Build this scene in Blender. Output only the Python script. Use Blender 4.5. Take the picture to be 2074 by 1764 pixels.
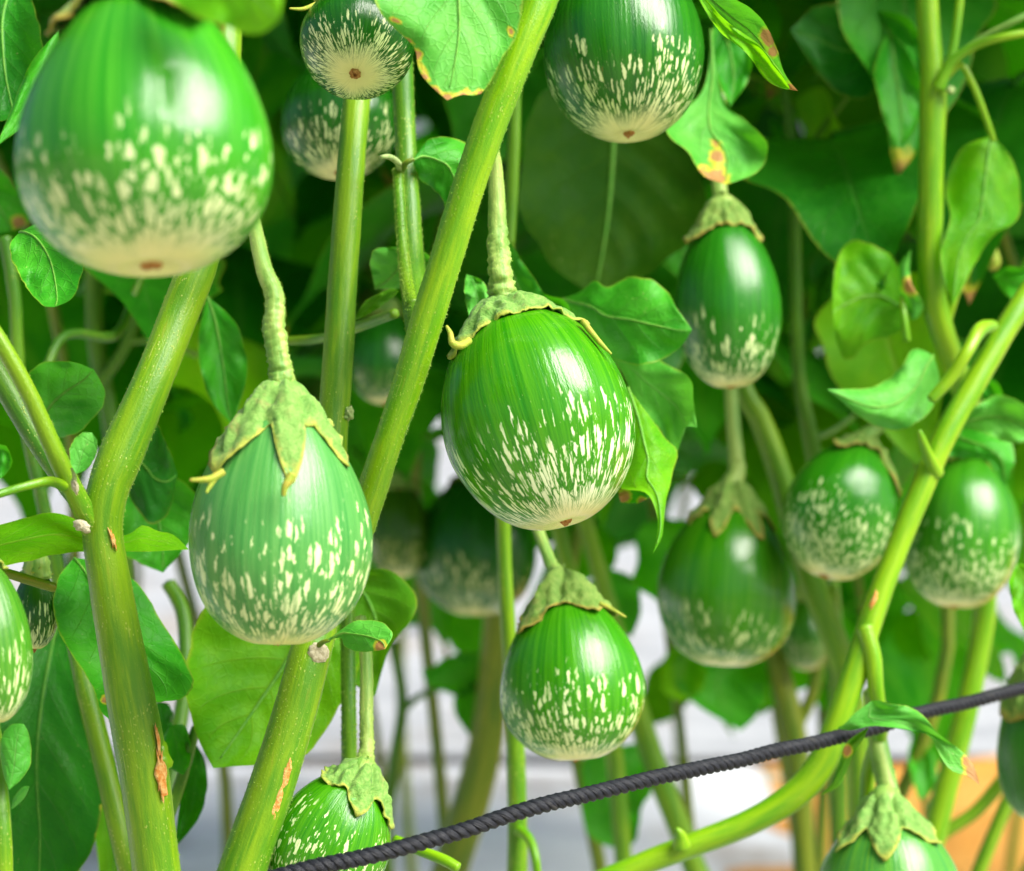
import bpy, math, random
from math import sin, cos, pi, radians, sqrt, atan2
from mathutils import Vector, Matrix, noise
random.seed(7)
for o in list(bpy.data.objects):
    bpy.data.objects.remove(o, do_unlink=True)
scene = bpy.context.scene
col = scene.collection

# ------------------------------------------------------------------ camera
CAM_Z, PITCH, LENS = 0.52, 4.0, 70.0
cd = bpy.data.cameras.new('camera')
cam = bpy.data.objects.new('camera', cd); col.objects.link(cam)
cam.location = (0, 0, CAM_Z)
cam.rotation_euler = (radians(90 - PITCH), 0, 0)
cd.lens = LENS; cd.sensor_width = 36; cd.sensor_fit = 'HORIZONTAL'
cd.clip_start = 0.02; cd.clip_end = 500
cd.dof.use_dof = True; cd.dof.focus_distance = 0.592
cd.dof.aperture_fstop = 8.5; cd.dof.aperture_blades = 9
scene.camera = cam

# ------------------------------------------------------------------ light
SUN_DIR = Vector((0.60, -0.36, 0.80)).normalized()      # towards the sun: right, towards the camera, up
w = bpy.data.worlds.new('World'); scene.world = w; w.use_nodes = True
nt = w.node_tree; nt.nodes.clear()
sky = nt.nodes.new('ShaderNodeTexSky'); sky.sky_type = 'NISHITA'; sky.sun_disc = False
sky.sun_elevation = math.asin(SUN_DIR.z); sky.sun_rotation = atan2(SUN_DIR.x, SUN_DIR.y)
sky.dust_density = 4.0; sky.air_density = 1.0; sky.ozone_density = 1.0
bg = nt.nodes.new('ShaderNodeBackground'); bg.inputs['Strength'].default_value = 0.062
wo = nt.nodes.new('ShaderNodeOutputWorld')
nt.links.new(sky.outputs[0], bg.inputs[0]); nt.links.new(bg.outputs[0], wo.inputs[0])
sd = bpy.data.lights.new('sun', 'SUN'); sd.energy = 4.6; sd.angle = radians(43); sd.color = (1.0, 0.97, 0.89)
sun = bpy.data.objects.new('sun', sd); col.objects.link(sun)
sun.rotation_euler = (-SUN_DIR).to_track_quat('-Z', 'Y').to_euler(); sun.location = SUN_DIR * 5
vs = scene.view_settings
vs.view_transform = 'Standard'; vs.look = 'None'; vs.gamma = 1; vs.exposure = 0.95
vs.use_curve_mapping = False
scene.cycles.max_bounces = 5; scene.cycles.diffuse_bounces = 3; scene.cycles.glossy_bounces = 2; scene.cycles.transmission_bounces = 3
scene.cycles.use_adaptive_sampling = True; scene.cycles.adaptive_threshold = 0.025
scene.cycles.transparent_max_bounces = 6; scene.cycles.caustics_reflective = False
scene.cycles.use_denoising = True

# ------------------------------------------------------------------ helpers
F = 2074 * LENS / 36.0
RT = Vector((1, 0, 0)); UP = Vector((0, sin(radians(PITCH)), cos(radians(PITCH))))
FW = Vector((0, cos(radians(PITCH)), -sin(radians(PITCH)))); CAM = Vector((0, 0, CAM_Z))
def P(x, y, d): return CAM + RT * ((x - 1037) * d / F) + UP * (-(y - 882) * d / F) + FW * d
def G(x, y, z=0.0):
    v = P(x, y, 1.0) - CAM
    return CAM + v * ((z - CAM_Z) / v.z)
def smooth(a, b, x):
    t = max(0.0, min(1.0, (x - a) / (b - a))); return t * t * (3 - 2 * t)
def cr(p0, p1, p2, p3, t):
    return 0.5 * ((2 * p1) + (p2 - p0) * t + (2 * p0 - 5 * p1 + 4 * p2 - p3) * t * t + (3 * p1 - p0 - 3 * p2 + p3) * t ** 3)
def spline(pts, n):
    out = []; m = len(pts)
    for i in range(m - 1):
        a = pts[max(i - 1, 0)]; b = pts[i]; c = pts[i + 1]; e = pts[min(i + 2, m - 1)]
        for k in range(n): out.append(cr(a, b, c, e, k / n))
    out.append(pts[-1].copy() if hasattr(pts[-1], 'copy') else pts[-1])
    return out
def resample(pts, n):
    L = [0.0]
    for a, b in zip(pts, pts[1:]): L.append(L[-1] + (b - a).length)
    out = []; j = 0
    for i in range(n):
        s = L[-1] * i / (n - 1)
        while j < len(L) - 2 and L[j + 1] < s: j += 1
        t = (s - L[j]) / max(1e-9, L[j + 1] - L[j]); out.append(pts[j].lerp(pts[j + 1], min(1, t)))
    return out

def mk(name, verts, faces, mat, parent=None, origin=None, attrs=None, smooth_=True):
    me = bpy.data.meshes.new(name)
    O = origin if origin is not None else (ORG[parent] if parent else Vector())
    me.from_pydata([tuple(v - O) for v in verts], [], faces)
    for an, (ty, vals) in (attrs or {}).items():
        at = me.attributes.new(an, ty, 'POINT')
        if ty == 'FLOAT': at.data.foreach_set('value', vals)
        else: at.data.foreach_set('vector', [c for v in vals for c in v])
    me.materials.append(mat)
    if smooth_: me.polygons.foreach_set('use_smooth', [True] * len(me.polygons))
    me.update()
    o = bpy.data.objects.new(name, me); col.objects.link(o)
    if parent: o.parent = parent; ORG[o] = ORG[parent]
    else: o.location = O; ORG[o] = O
    return o
ORG = {}
def root(name, loc, label, cat, group=None):
    o = bpy.data.objects.new(name, None); col.objects.link(o); o.location = loc; o.empty_display_size = 0.02
    o['label'] = label; o['category'] = cat
    if group: o['group'] = group
    ORG[o] = Vector(loc); return o
def tag(o, label=None, cat=None, group=None, kind=None):
    if label: o['label'] = label
    if cat: o['category'] = cat
    if group: o['group'] = group
    if kind: o['kind'] = kind
    return o

def tube_data(ctrl, sides=18, n=8, bump=0.0, rings=0.0, ring0=0.0, seed=0.0, squash=None, cap=True):
    """ctrl: list of (Vector, radius). Returns verts, faces, tc (coords in metres without a seam)."""
    pts = spline([Vector((*c[0], c[1])) for c in ctrl], n)
    cs = [Vector(p[:3]) for p in pts]; rs = [max(p[3], 1e-5) for p in pts]
    t0 = (cs[1] - cs[0]).normalized()
    nrm = t0.orthogonal().normalized()
    verts = []; faces = []; tc = []; s = 0.0; m = len(cs)
    tot = sum((cs[i + 1] - cs[i]).length for i in range(m - 1))
    for i in range(m):
        t = (cs[min(i + 1, m - 1)] - cs[max(i - 1, 0)]).normalized()
        nrm = (nrm - t * nrm.dot(t)).normalized(); bn = t.cross(nrm)
        if i: s += (cs[i] - cs[i - 1]).length
        for k in range(sides):
            a = 2 * pi * k / sides; dv = nrm * cos(a) + bn * sin(a); r = rs[i]
            if bump: r += bump * (noise.noise(Vector((cos(a) * 2 + seed, sin(a) * 2, s * 90))) + 0.6 * noise.noise(Vector((cos(a) * 5, sin(a) * 5 + seed, s * 320))))
            if rings:
                f = smooth(tot * ring0, 0.0, s) if ring0 else 1.0
                r += rings * f * (noise.noise(Vector((cos(a) * 1.1, sin(a) * 1.1, s * 900 + seed))) + 0.5 * noise.noise(Vector((cos(a) * 4, sin(a) * 4, s * 1500 + seed))))
            if bump: r *= 1 + 0.05 * noise.noise(Vector((cos(a) * 0.5 + seed, sin(a) * 0.5, s * 22))) + 0.035 * noise.noise(Vector((cos(a) * 3.2, sin(a) * 3.2 + seed, s * 9)))
            verts.append(cs[i] + dv * r); tc.append((cos(a) * rs[i], sin(a) * rs[i], s + seed))
    for i in range(m - 1):
        for k in range(sides):
            faces.append((i * sides + k, i * sides + (k + 1) % sides, (i + 1) * sides + (k + 1) % sides, (i + 1) * sides + k))
    if cap:
        for i, c in ((0, cs[0]), (m - 1, cs[-1])):
            verts.append(c + (cs[i] - cs[1 if i == 0 else m - 2]).normalized() * rs[i] * 0.35); tc.append((0, 0, s)); j = len(verts) - 1
            for k in range(sides):
                a, b = i * sides + k, i * sides + (k + 1) % sides
                faces.append((j, b, a) if i == 0 else (j, a, b))
    return verts, faces, tc
def px(*pts): return [(P(x, y, d), w_ * 0.5 * d / F) for x, y, d, w_ in pts]
def tube(name, parent, ctrl, mat, **k):
    v, f, tc = tube_data(ctrl, **k)
    return mk(name, v, f, mat, parent, attrs={'tc': ('FLOAT_VECTOR', tc)})
def to_ground(c, lean=(0, 0)):
    """carries a stem that leaves the frame at the bottom on to the soil"""
    (a, r) = c[-1]
    return c + [(Vector((a.x + lean[0] * 0.5, a.y + lean[1] * 0.5, a.z * 0.5)), r * 1.15), (Vector((a.x + lean[0], a.y + lean[1], -0.02)), r * 1.35)]

# ------------------------------------------------------------------ materials
class N:
    def __init__(s, name):
        s.m = bpy.data.materials.new(name); s.m.use_nodes = True; s.t = s.m.node_tree; s.t.nodes.clear()
    def n(s, ty, **kw):
        nd = s.t.nodes.new(ty)
        for k, v in kw.items():
            if k.startswith('i_'): s.put(nd.inputs[k[2:].replace('_', ' ')], v)
            else: setattr(nd, k, v)
        return nd
    def put(s, sock, v):
        if isinstance(v, bpy.types.NodeSocket): s.t.links.new(v, sock)
        else:
            try: sock.default_value = v
            except Exception: sock.default_value = (*v, 1.0)
    def math(s, op, a, b=0.0, c=0.0, clamp=False):
        nd = s.t.nodes.new('ShaderNodeMath'); nd.operation = op; nd.use_clamp = clamp
        s.put(nd.inputs[0], a); s.put(nd.inputs[1], b); s.put(nd.inputs[2], c); return nd.outputs[0]
    def vmath(s, op, a, b=(0, 0, 0)):
        nd = s.t.nodes.new('ShaderNodeVectorMath'); nd.operation = op
        s.put(nd.inputs[0], a); s.put(nd.inputs[1], b); return nd.outputs[0]
    def ss(s, x, a, b, lo=0.0, hi=1.0):
        nd = s.t.nodes.new('ShaderNodeMapRange'); nd.interpolation_type = 'SMOOTHSTEP'
        for q, v in zip(nd.inputs, (x, a, b, lo, hi)): s.put(q, v)
        return nd.outputs[0]
    def lin(s, x, a, b, lo=0.0, hi=1.0):
        nd = s.t.nodes.new('ShaderNodeMapRange')
        for q, v in zip(nd.inputs, (x, a, b, lo, hi)): s.put(q, v)
        return nd.outputs[0]
    def mix(s, f, a, b, mode='MIX'):
        nd = s.t.nodes.new('ShaderNodeMix'); nd.data_type = 'RGBA'; nd.blend_type = mode
        s.put(nd.inputs[0], f); s.put(nd.inputs[6], a); s.put(nd.inputs[7], b); return nd.outputs[2]
    def noise(s, v, sc, det=3.0, rough=0.5, out=0):
        nd = s.t.nodes.new('ShaderNodeTexNoise'); s.put(nd.inputs['Vector'], v)
        nd.inputs['Scale'].default_value = sc; nd.inputs['Detail'].default_value = det; nd.inputs['Roughness'].default_value = rough
        return nd.outputs[out]
    def vor(s, v, sc, feat='F1', rnd=1.0, out=0):
        nd = s.t.nodes.new('ShaderNodeTexVoronoi'); nd.feature = feat; s.put(nd.inputs['Vector'], v)
        nd.inputs['Scale'].default_value = sc; nd.inputs['Randomness'].default_value = rnd
        return nd.outputs[out]
    def attr(s, name, out): 
        nd = s.t.nodes.new('ShaderNodeAttribute'); nd.attribute_name = name; return nd.outputs[out]
    def bump(s, h, strength, dist, nrm=None):
        nd = s.t.nodes.new('ShaderNodeBump'); s.put(nd.inputs['Height'], h)
        nd.inputs['Strength'].default_value = strength; nd.inputs['Distance'].default_value = dist
        if nrm: s.put(nd.inputs['Normal'], nrm)
        return nd.outputs[0]
    def out(s, shader, disp=None):
        o = s.t.nodes.new('ShaderNodeOutputMaterial'); s.t.links.new(shader, o.inputs[0]); return s.m
    def bsdf(s, color, rough=0.5, spec=0.5, nrm=None, coat=0.0, coat_r=0.1, sss=0.0, sheen=0.0):
        b = s.t.nodes.new('ShaderNodeBsdfPrincipled')
        s.put(b.inputs['Base Color'], color); s.put(b.inputs['Roughness'], rough); s.put(b.inputs['Specular IOR Level'], spec)
        if nrm: s.put(b.inputs['Normal'], nrm)
        b.inputs['Coat Weight'].default_value = coat; b.inputs['Coat Roughness'].default_value = coat_r
        if sss:
            b.inputs['Subsurface Weight'].default_value = sss; b.inputs['Subsurface Radius'].default_value = (0.3, 1.0, 0.15)
            b.inputs['Subsurface Scale'].default_value = 0.004
        b.inputs['Sheen Weight'].default_value = sheen
        return b.outputs[0]

def fruit_mat(name, g1, g2, start, full, seed, cream=(0.74, 0.76, 0.42), k=8.0, s_=8.5, rough=0.24, uneven=0.09):
    m = N(name); start += 0.05; full += 0.02; cream = (cream[0] * 0.95, min(0.86, cream[1] * 1.08), cream[2] * 1.10)
    g1 = (g1[0] * 1.2, g1[1] * 0.98, g1[2] * 0.5); g2 = (g2[0] * 1.2, g2[1] * 0.98, g2[2] * 0.5)
    fc = m.attr('fc', 1)
    sx = m.n('ShaderNodeSeparateXYZ'); m.put(sx.inputs[0], fc); t = sx.outputs[2]
    so = m.vmath('ADD', fc, (seed * 0.0, 0.0, 0.0))
    def coords(kx, kt, off=0.0):
        return m.vmath('ADD', m.vmath('MULTIPLY', fc, (kx, kx, kt)), (seed * 3.1 + off, seed * 1.7, seed * 2.3))
    k *= 1.6; s_ *= 1.9
    base = coords(k, s_)
    dis = m.vmath('SCALE', m.vmath('SUBTRACT', m.noise(coords(k * 2.2, s_ * 2.6), 1.0, 2.0, 0.6, out=1), (0.5, 0.5, 0.5)))
    dis.node.inputs['Scale'].default_value = 0.85
    c1 = m.vmath('ADD', base, dis)
    e = m.vor(c1, 1.0, 'DISTANCE_TO_EDGE')
    cid = m.n('ShaderNodeSeparateXYZ'); m.put(cid.inputs[0], m.vor(c1, 1.0, 'F1', out=1)); rnd = cid.outputs[0]
    # uneven level of the flecks round the fruit
    un = m.math('MULTIPLY', m.math('SUBTRACT', m.noise(coords(1.3, 0.4, 5.0), 1.0, 2.0), 0.5), uneven * 4)
    tt = m.math('ADD', t, un)
    xx = m.lin(tt, start - 0.03, full, 0.0, 1.0)
    thr = m.math('SUBTRACT', m.math('ADD', 0.25, m.math('MULTIPLY', m.noise(coords(2.6, 3.0, 21.0), 1.0, 2.0), 0.10)), m.math('MULTIPLY', m.math('POWER', xx, 0.6), 0.235))
    thr2 = m.math('ADD', thr, m.math('MULTIPLY', m.math('SUBTRACT', rnd, 0.35), m.lin(xx, 0.0, 1.0, 0.40, 0.06)))
    low = m.ss(tt, full - 0.04, 0.97, 0.0, 0.17)
    dd = m.math('SUBTRACT', e, m.math('SUBTRACT', thr2, low))
    fleck = m.ss(dd, -0.03, 0.075)
    gate = m.ss(tt, start - 0.06, start + 0.02)
    fleck = m.math('MULTIPLY', fleck, gate)
    ragged = m.noise(coords(34, 12, 2.0), 1.0, 2.0, 0.6)
    fleck = m.math('MULTIPLY', fleck, m.ss(ragged, 0.30, 0.50, 0.25, 1.0))
    pole = m.ss(m.math('ADD', t, m.math('MULTIPLY', un, 0.3)), 0.80, 0.93)
    spokes = m.ss(m.noise(coords(5.0, 0.2, 9.0), 1.0, 2.0), 0.56, 0.66)
    fleck = m.math('MAXIMUM', fleck, m.math('MULTIPLY', pole, m.math('SUBTRACT', 1.0, m.math('MULTIPLY', spokes, 0.35))))
    st = m.noise(coords(13, 1.0, 3.0), 1.0, 4.0, 0.65)
    st2 = m.noise(coords(40, 2.2, 4.0), 1.0, 2.0, 0.6)
    gmix = m.ss(m.math('ADD', m.math('MULTIPLY', st, 0.7), m.math('MULTIPLY', st2, 0.3)), 0.36, 0.66)
    green = m.mix(gmix, (*g1, 1), (*g2, 1))
    # pale pores
    pore = m.ss(m.vor(coords(26, 30, 7.0), 1.0), 0.10, 0.05)
    green = m.mix(m.math('MULTIPLY', pore, 0.35), green, (0.45, 0.55, 0.18, 1))
    cr_ = m.mix(m.noise(coords(6, 3, 1.0), 1.0, 3.0), (*cream, 1), (cream[0] * 0.92, cream[1] * 0.96, cream[2] * 0.72, 1))
    cr_ = m.mix(pole, cr_, (0.82, 0.79, 0.36, 1))
    c = m.mix(fleck, green, cr_)
    stain = m.ss(m.noise(coords(4, 5, 13.0), 1.0, 4.0, 0.7), 0.69, 0.76)
    c = m.mix(m.math('MULTIPLY', stain, 0.45), c, (0.28, 0.16, 0.05, 1))
    h = m.math('ADD', m.math('MULTIPLY', m.noise(coords(20, 2.5), 1.0, 3.0), 0.7), m.math('MULTIPLY', m.noise(coords(70, 70), 1.0, 1.0), 0.25))
    r = m.lin(m.noise(coords(9, 3, 3.0), 1.0, 4.0, 0.6), 0.3, 0.7, rough - 0.07, rough + 0.06)
    return m.out(m.bsdf(c, r, 0.5, m.bump(h, 0.26, 0.001), coat=0.0, coat_r=0.12, sss=0.0))

def stem_mat(name, ca, cb, speck=0.5, brown=0.25, rough=0.42):
    ca = (ca[0] * 1.12, ca[1] * 0.98, ca[2]); cb = (cb[0] * 1.08, cb[1] * 0.98, cb[2])
    m = N(name); tc = m.attr('tc', 1)
    a = m.noise(m.vmath('MULTIPLY', tc, (220, 220, 28)), 1.0, 4.0, 0.6)
    b = m.noise(m.vmath('MULTIPLY', tc, (900, 900, 60)), 1.0, 3.0, 0.6)
    c = m.mix(m.ss(m.math('ADD', m.math('MULTIPLY', a, 0.75), m.math('MULTIPLY', b, 0.25)), 0.38, 0.62), (*ca, 1), (*cb, 1))
    br = m.ss(m.noise(m.vmath('MULTIPLY', tc, (330, 330, 60)), 1.0, 4.0, 0.7), 0.60, 0.72)
    c = m.mix(m.math('MULTIPLY', br, brown), c, (0.36, 0.22, 0.03, 1))
    sp = m.ss(m.vor(m.vmath('MULTIPLY', tc, (900, 900, 620)), 1.0), 0.26, 0.16)
    keep = m.ss(m.noise(m.vmath('MULTIPLY', tc, (130, 130, 60)), 1.0, 3.0, 0.6), 0.46, 0.62)
    sp = m.math('MULTIPLY', m.math('MULTIPLY', sp, keep), speck)
    streak = m.ss(m.noise(m.vmath('MULTIPLY', tc, (1500, 1500, 70)), 1.0, 2.0), 0.66, 0.72)
    sp = m.math('MAXIMUM', sp, m.math('MULTIPLY', m.math('MULTIPLY', streak, keep), speck * 0.8))
    c = m.mix(sp, c, (0.50, 0.55, 0.12, 1))
    h = m.math('ADD', m.math('MULTIPLY', b, 0.7), m.math('MULTIPLY', m.noise(m.vmath('MULTIPLY', tc, (1800, 1800, 1300)), 1.0, 2.0), 0.5))
    h = m.math('ADD', h, sp)
    return m.out(m.bsdf(c, rough, 0.45, m.bump(h, 0.35, 0.0006), sheen=0.03))

def husk_mat(name, ca, cb, rim, brown=0.3):
    """grey-green felted calyx; attribute edge = distance towards the sepal rim"""
    m = N(name); g = m.attr('tc', 1); ed = m.attr('edge', 2)
    a = m.noise(g, 380.0, 5.0, 0.65); b = m.noise(g, 1500.0, 3.0, 0.6)
    c = m.mix(m.ss(m.math('ADD', m.math('MULTIPLY', a, 0.6), m.math('MULTIPLY', b, 0.4)), 0.28, 0.74), (*ca, 1), (*cb, 1))
    br = m.ss(m.noise(g, 150.0, 4.0, 0.7), 0.55, 0.70)
    c = m.mix(m.math('MULTIPLY', br, brown), c, (0.30, 0.20, 0.08, 1))
    c = m.mix(m.ss(m.math('ADD', ed, m.math('MULTIPLY', m.math('SUBTRACT', a, 0.5), 0.3)), 0.86, 1.02), c, (*rim, 1))
    h = m.math('ADD', a, m.math('MULTIPLY', b, 0.5))
    return m.out(m.bsdf(c, 0.65, 0.25, m.bump(h, 0.6, 0.0010), sheen=0.08))

def leaf_mat(name, ca, cb, vein, tr, trc0, rough=0.48, spec=0.28, burnc=(0.36, 0.17, 0.04), edgec=(0.42, 0.45, 0.04), edge=0.5, nv=6.5, simple=False):
    m = N(name); sat = lambda q: (q[0] * 1.0, min(0.85, q[1] * 1.18), q[2] * 0.6)
    ca, cb, trc = sat(ca), sat(cb), sat(trc0)
    if simple:
        lc = m.attr('lc', 1); na = m.noise(lc, 42.0, 2.0, 0.6)
        uv = m.attr('luv', 1); se = m.n('ShaderNodeSeparateXYZ'); m.put(se.inputs[0], uv); av = m.math('ABSOLUTE', se.outputs[1])
        c = m.mix(m.ss(na, 0.38, 0.64), (*ca, 1), (*cb, 1)); c = m.mix(m.ss(av, 0.09, 0.02, 0.0, 0.6), c, (*vein, 1))
        c = m.mix(m.ss(m.attr('burn', 2), 0.2, 0.5), c, (*burnc, 1))
        p = m.bsdf(c, rough, spec); t = m.n('ShaderNodeBsdfTranslucent'); m.put(t.inputs[0], (*trc, 1))
        mx = m.n('ShaderNodeMixShader'); mx.inputs[0].default_value = tr
        m.t.links.new(p, mx.inputs[1]); m.t.links.new(t.outputs[0], mx.inputs[2])
        return m.out(mx.outputs[0])
    uv = m.attr('luv', 1); se = m.n('ShaderNodeSeparateXYZ'); m.put(se.inputs[0], uv)
    u, v, seedz = se.outputs[0], se.outputs[1], se.outputs[2]
    lc = m.attr('lc', 1)          # metres along and across the blade
    burn = m.attr('burn', 2)
    av = m.math('ABSOLUTE', v)
    q = m.math('FRACT', m.math('SUBTRACT', m.math('MULTIPLY', u, nv), m.math('MULTIPLY', av, 1.9)))
    line = m.math('ABSOLUTE', m.math('SUBTRACT', q, 0.5))
    sv = m.ss(line, m.lin(av, 0.0, 1.0, 0.055, 0.012), 0.0)
    sv = m.math('MULTIPLY', sv, m.ss(av, 1.0, 0.6, 0.0, 1.0))
    mid = m.ss(av, m.lin(u, 0.0, 1.0, 0.075, 0.02), 0.012)
    net = m.ss(m.vor(lc, 330.0, 'DISTANCE_TO_EDGE'), 0.10, 0.0)
    vein_f = m.math('MAXIMUM', mid, m.math('MAXIMUM', m.math('MULTIPLY', sv, 0.75), m.math('MULTIPLY', net, 0.10)))
    na = m.noise(lc, 42.0, 4.0, 0.6); nb = m.noise(lc, 260.0, 4.0, 0.65)
    c = m.mix(m.ss(m.math('ADD', m.math('MULTIPLY', na, 0.7), m.math('MULTIPLY', nb, 0.3)), 0.38, 0.64), (*ca, 1), (*cb, 1))
    c = m.mix(m.math('MULTIPLY', vein_f, 0.48), c, (*vein, 1))
    # tiny pale flecks and feeding marks
    sp = m.ss(m.vor(lc, 420.0), 0.13, 0.07)
    c = m.mix(m.math('MULTIPLY', m.math('MULTIPLY', sp, m.ss(na, 0.48, 0.6)), 0.5), c, (0.5, 0.55, 0.2, 1))
    rim = m.ss(m.math('ADD', av, m.math('MULTIPLY', m.math('SUBTRACT', nb, 0.5), 0.10)), 0.955, 0.995)
    c = m.mix(m.math('MULTIPLY', rim, edge), c, (*edgec, 1))
    bn = m.math('ADD', burn, m.math('MULTIPLY', m.math('SUBTRACT', nb, 0.5), 0.8))
    yl = m.math('MULTIPLY', m.ss(bn, 0.22, 0.42), m.ss(burn, 0.02, 0.1))
    bb = m.math('MULTIPLY', m.ss(bn, 0.45, 0.62), m.ss(burn, 0.02, 0.1))
    c = m.mix(yl, c, (0.55, 0.50, 0.04, 1))
    bcol = m.mix(nb, (*burnc, 1), (0.55, 0.30, 0.12, 1))
    c = m.mix(bb, c, bcol)
    h = m.math('ADD', m.math('MULTIPLY', vein_f, -0.8), m.math('ADD', m.math('MULTIPLY', nb, 0.5), m.math('MULTIPLY', net, -0.12)))
    nrm = m.bump(h, 0.5, 0.0009)
    p = m.bsdf(c, m.lin(nb, 0.3, 0.7, rough - 0.06, rough + 0.1), spec, nrm)
    t = m.n('ShaderNodeBsdfTranslucent'); m.put(t.inputs[0], m.mix(bb, m.mix(m.math('MULTIPLY', vein_f, 0.4), (*trc, 1), (*vein, 1)), bcol)); m.put(t.inputs[1], nrm)
    mx = m.n('ShaderNodeMixShader'); mx.inputs[0].default_value = tr
    m.t.links.new(p, mx.inputs[1]); m.t.links.new(t.outputs[0], mx.inputs[2])
    return m.out(mx.outputs[0])

def plain_mat(name, ca, cb, sc=300.0, rough=0.6, spec=0.3, bumpd=0.0008):
    m = N(name); g = m.n('ShaderNodeTexCoord').outputs['Object']
    a = m.noise(g, sc, 5.0, 0.65)
    return m.out(m.bsdf(m.mix(m.ss(a, 0.35, 0.65), (*ca, 1), (*cb, 1)), rough, spec, m.bump(a, 0.6, bumpd)))

M = {}
M['stem'] = stem_mat('stem_yellow_green', (0.065, 0.24, 0.002), (0.17, 0.35, 0.003), 0.5, 0.16)
M['stem_green'] = stem_mat('stem_green', (0.035, 0.17, 0.004), (0.10, 0.27, 0.006), 0.5, 0.2)
M['stem_bright'] = stem_mat('stem_bright', (0.09, 0.32, 0.002), (0.21, 0.43, 0.003), 0.35, 0.14, 0.34)
M['stem_olive'] = stem_mat('stem_olive', (0.07, 0.17, 0.006), (0.17, 0.24, 0.01), 0.2, 0.4)
M['stalk'] = stem_mat('fruit_stalk', (0.10, 0.29, 0.035), (0.30, 0.46, 0.10), 0.5, 0.15, 0.55)
M['husk'] = husk_mat('calyx_felt', (0.085, 0.24, 0.03), (0.24, 0.40, 0.09), (0.38, 0.42, 0.06), 0.45)
M['husk_brown'] = husk_mat('calyx_dry', (0.08, 0.21, 0.02), (0.24, 0.34, 0.07), (0.38, 0.30, 0.05), 0.4)
M['leaf'] = leaf_mat('leaf_green', (0.022, 0.22, 0.014), (0.065, 0.33, 0.034), (0.14, 0.36, 0.05), 0.28, (0.10, 0.50, 0.004))
M['leaf_pale'] = leaf_mat('leaf_grey_green', (0.06, 0.29, 0.05), (0.13, 0.40, 0.10), (0.20, 0.42, 0.10), 0.25, (0.14, 0.50, 0.02), 0.5)
M['leaf_yellow'] = leaf_mat('leaf_yellow_green', (0.07, 0.30, 0.004), (0.16, 0.40, 0.008), (0.28, 0.45, 0.03), 0.45, (0.24, 0.55, 0.003))
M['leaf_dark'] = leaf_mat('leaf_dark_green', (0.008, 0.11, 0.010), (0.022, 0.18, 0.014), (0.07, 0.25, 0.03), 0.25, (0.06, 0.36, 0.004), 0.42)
M['leaf_under'] = leaf_mat('leaf_underside', (0.06, 0.22, 0.012), (0.12, 0.28, 0.02), (0.22, 0.36, 0.05), 0.40, (0.16, 0.42, 0.003), 0.6, 0.2)
M['leaf_olive_shade'] = leaf_mat('leaf_shaded_olive', (0.016, 0.07, 0.002), (0.035, 0.095, 0.004), (0.06, 0.13, 0.012), 0.2, (0.06, 0.18, 0.002), 0.6, 0.12, edge=0.0)  # leaf underside with the shade behind the eggplant put into its dark colour
M['back'] = leaf_mat('back_leaf', (0.014, 0.19, 0.004), (0.055, 0.30, 0.008), (0.11, 0.34, 0.015), 0.36, (0.12, 0.52, 0.002), 0.55, 0.12, simple=True)
M['back_dark'] = leaf_mat('back_leaf_dark', (0.005, 0.085, 0.003), (0.014, 0.14, 0.005), (0.05, 0.22, 0.02), 0.22, (0.04, 0.32, 0.002), 0.55, 0.12, simple=True)
M['back_under'] = leaf_mat('back_leaf_underside', (0.035, 0.16, 0.004), (0.07, 0.21, 0.006), (0.16, 0.30, 0.03), 0.35, (0.11, 0.38, 0.002), 0.6, 0.1, simple=True)
M['midrib'] = plain_mat('leaf_midrib', (0.09, 0.32, 0.03), (0.17, 0.40, 0.05), 400)
M['scab'] = plain_mat('corky_scab', (0.58, 0.22, 0.04), (0.72, 0.46, 0.17), 700, 0.8, 0.15, 0.0015)
M['scar'] = plain_mat('leaf_scar', (0.42, 0.38, 0.24), (0.62, 0.58, 0.42), 900, 0.8, 0.15)
M['blossom'] = plain_mat('blossom_scar', (0.30, 0.12, 0.03), (0.55, 0.30, 0.10), 1200, 0.8, 0.2, 0.001)
M['tip'] = plain_mat('sepal_tip', (0.26, 0.40, 0.035), (0.40, 0.36, 0.05), 500, 0.6, 0.3)
M['bud'] = plain_mat('woolly_bud', (0.22, 0.36, 0.10), (0.42, 0.50, 0.22), 900, 0.8, 0.2)

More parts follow.
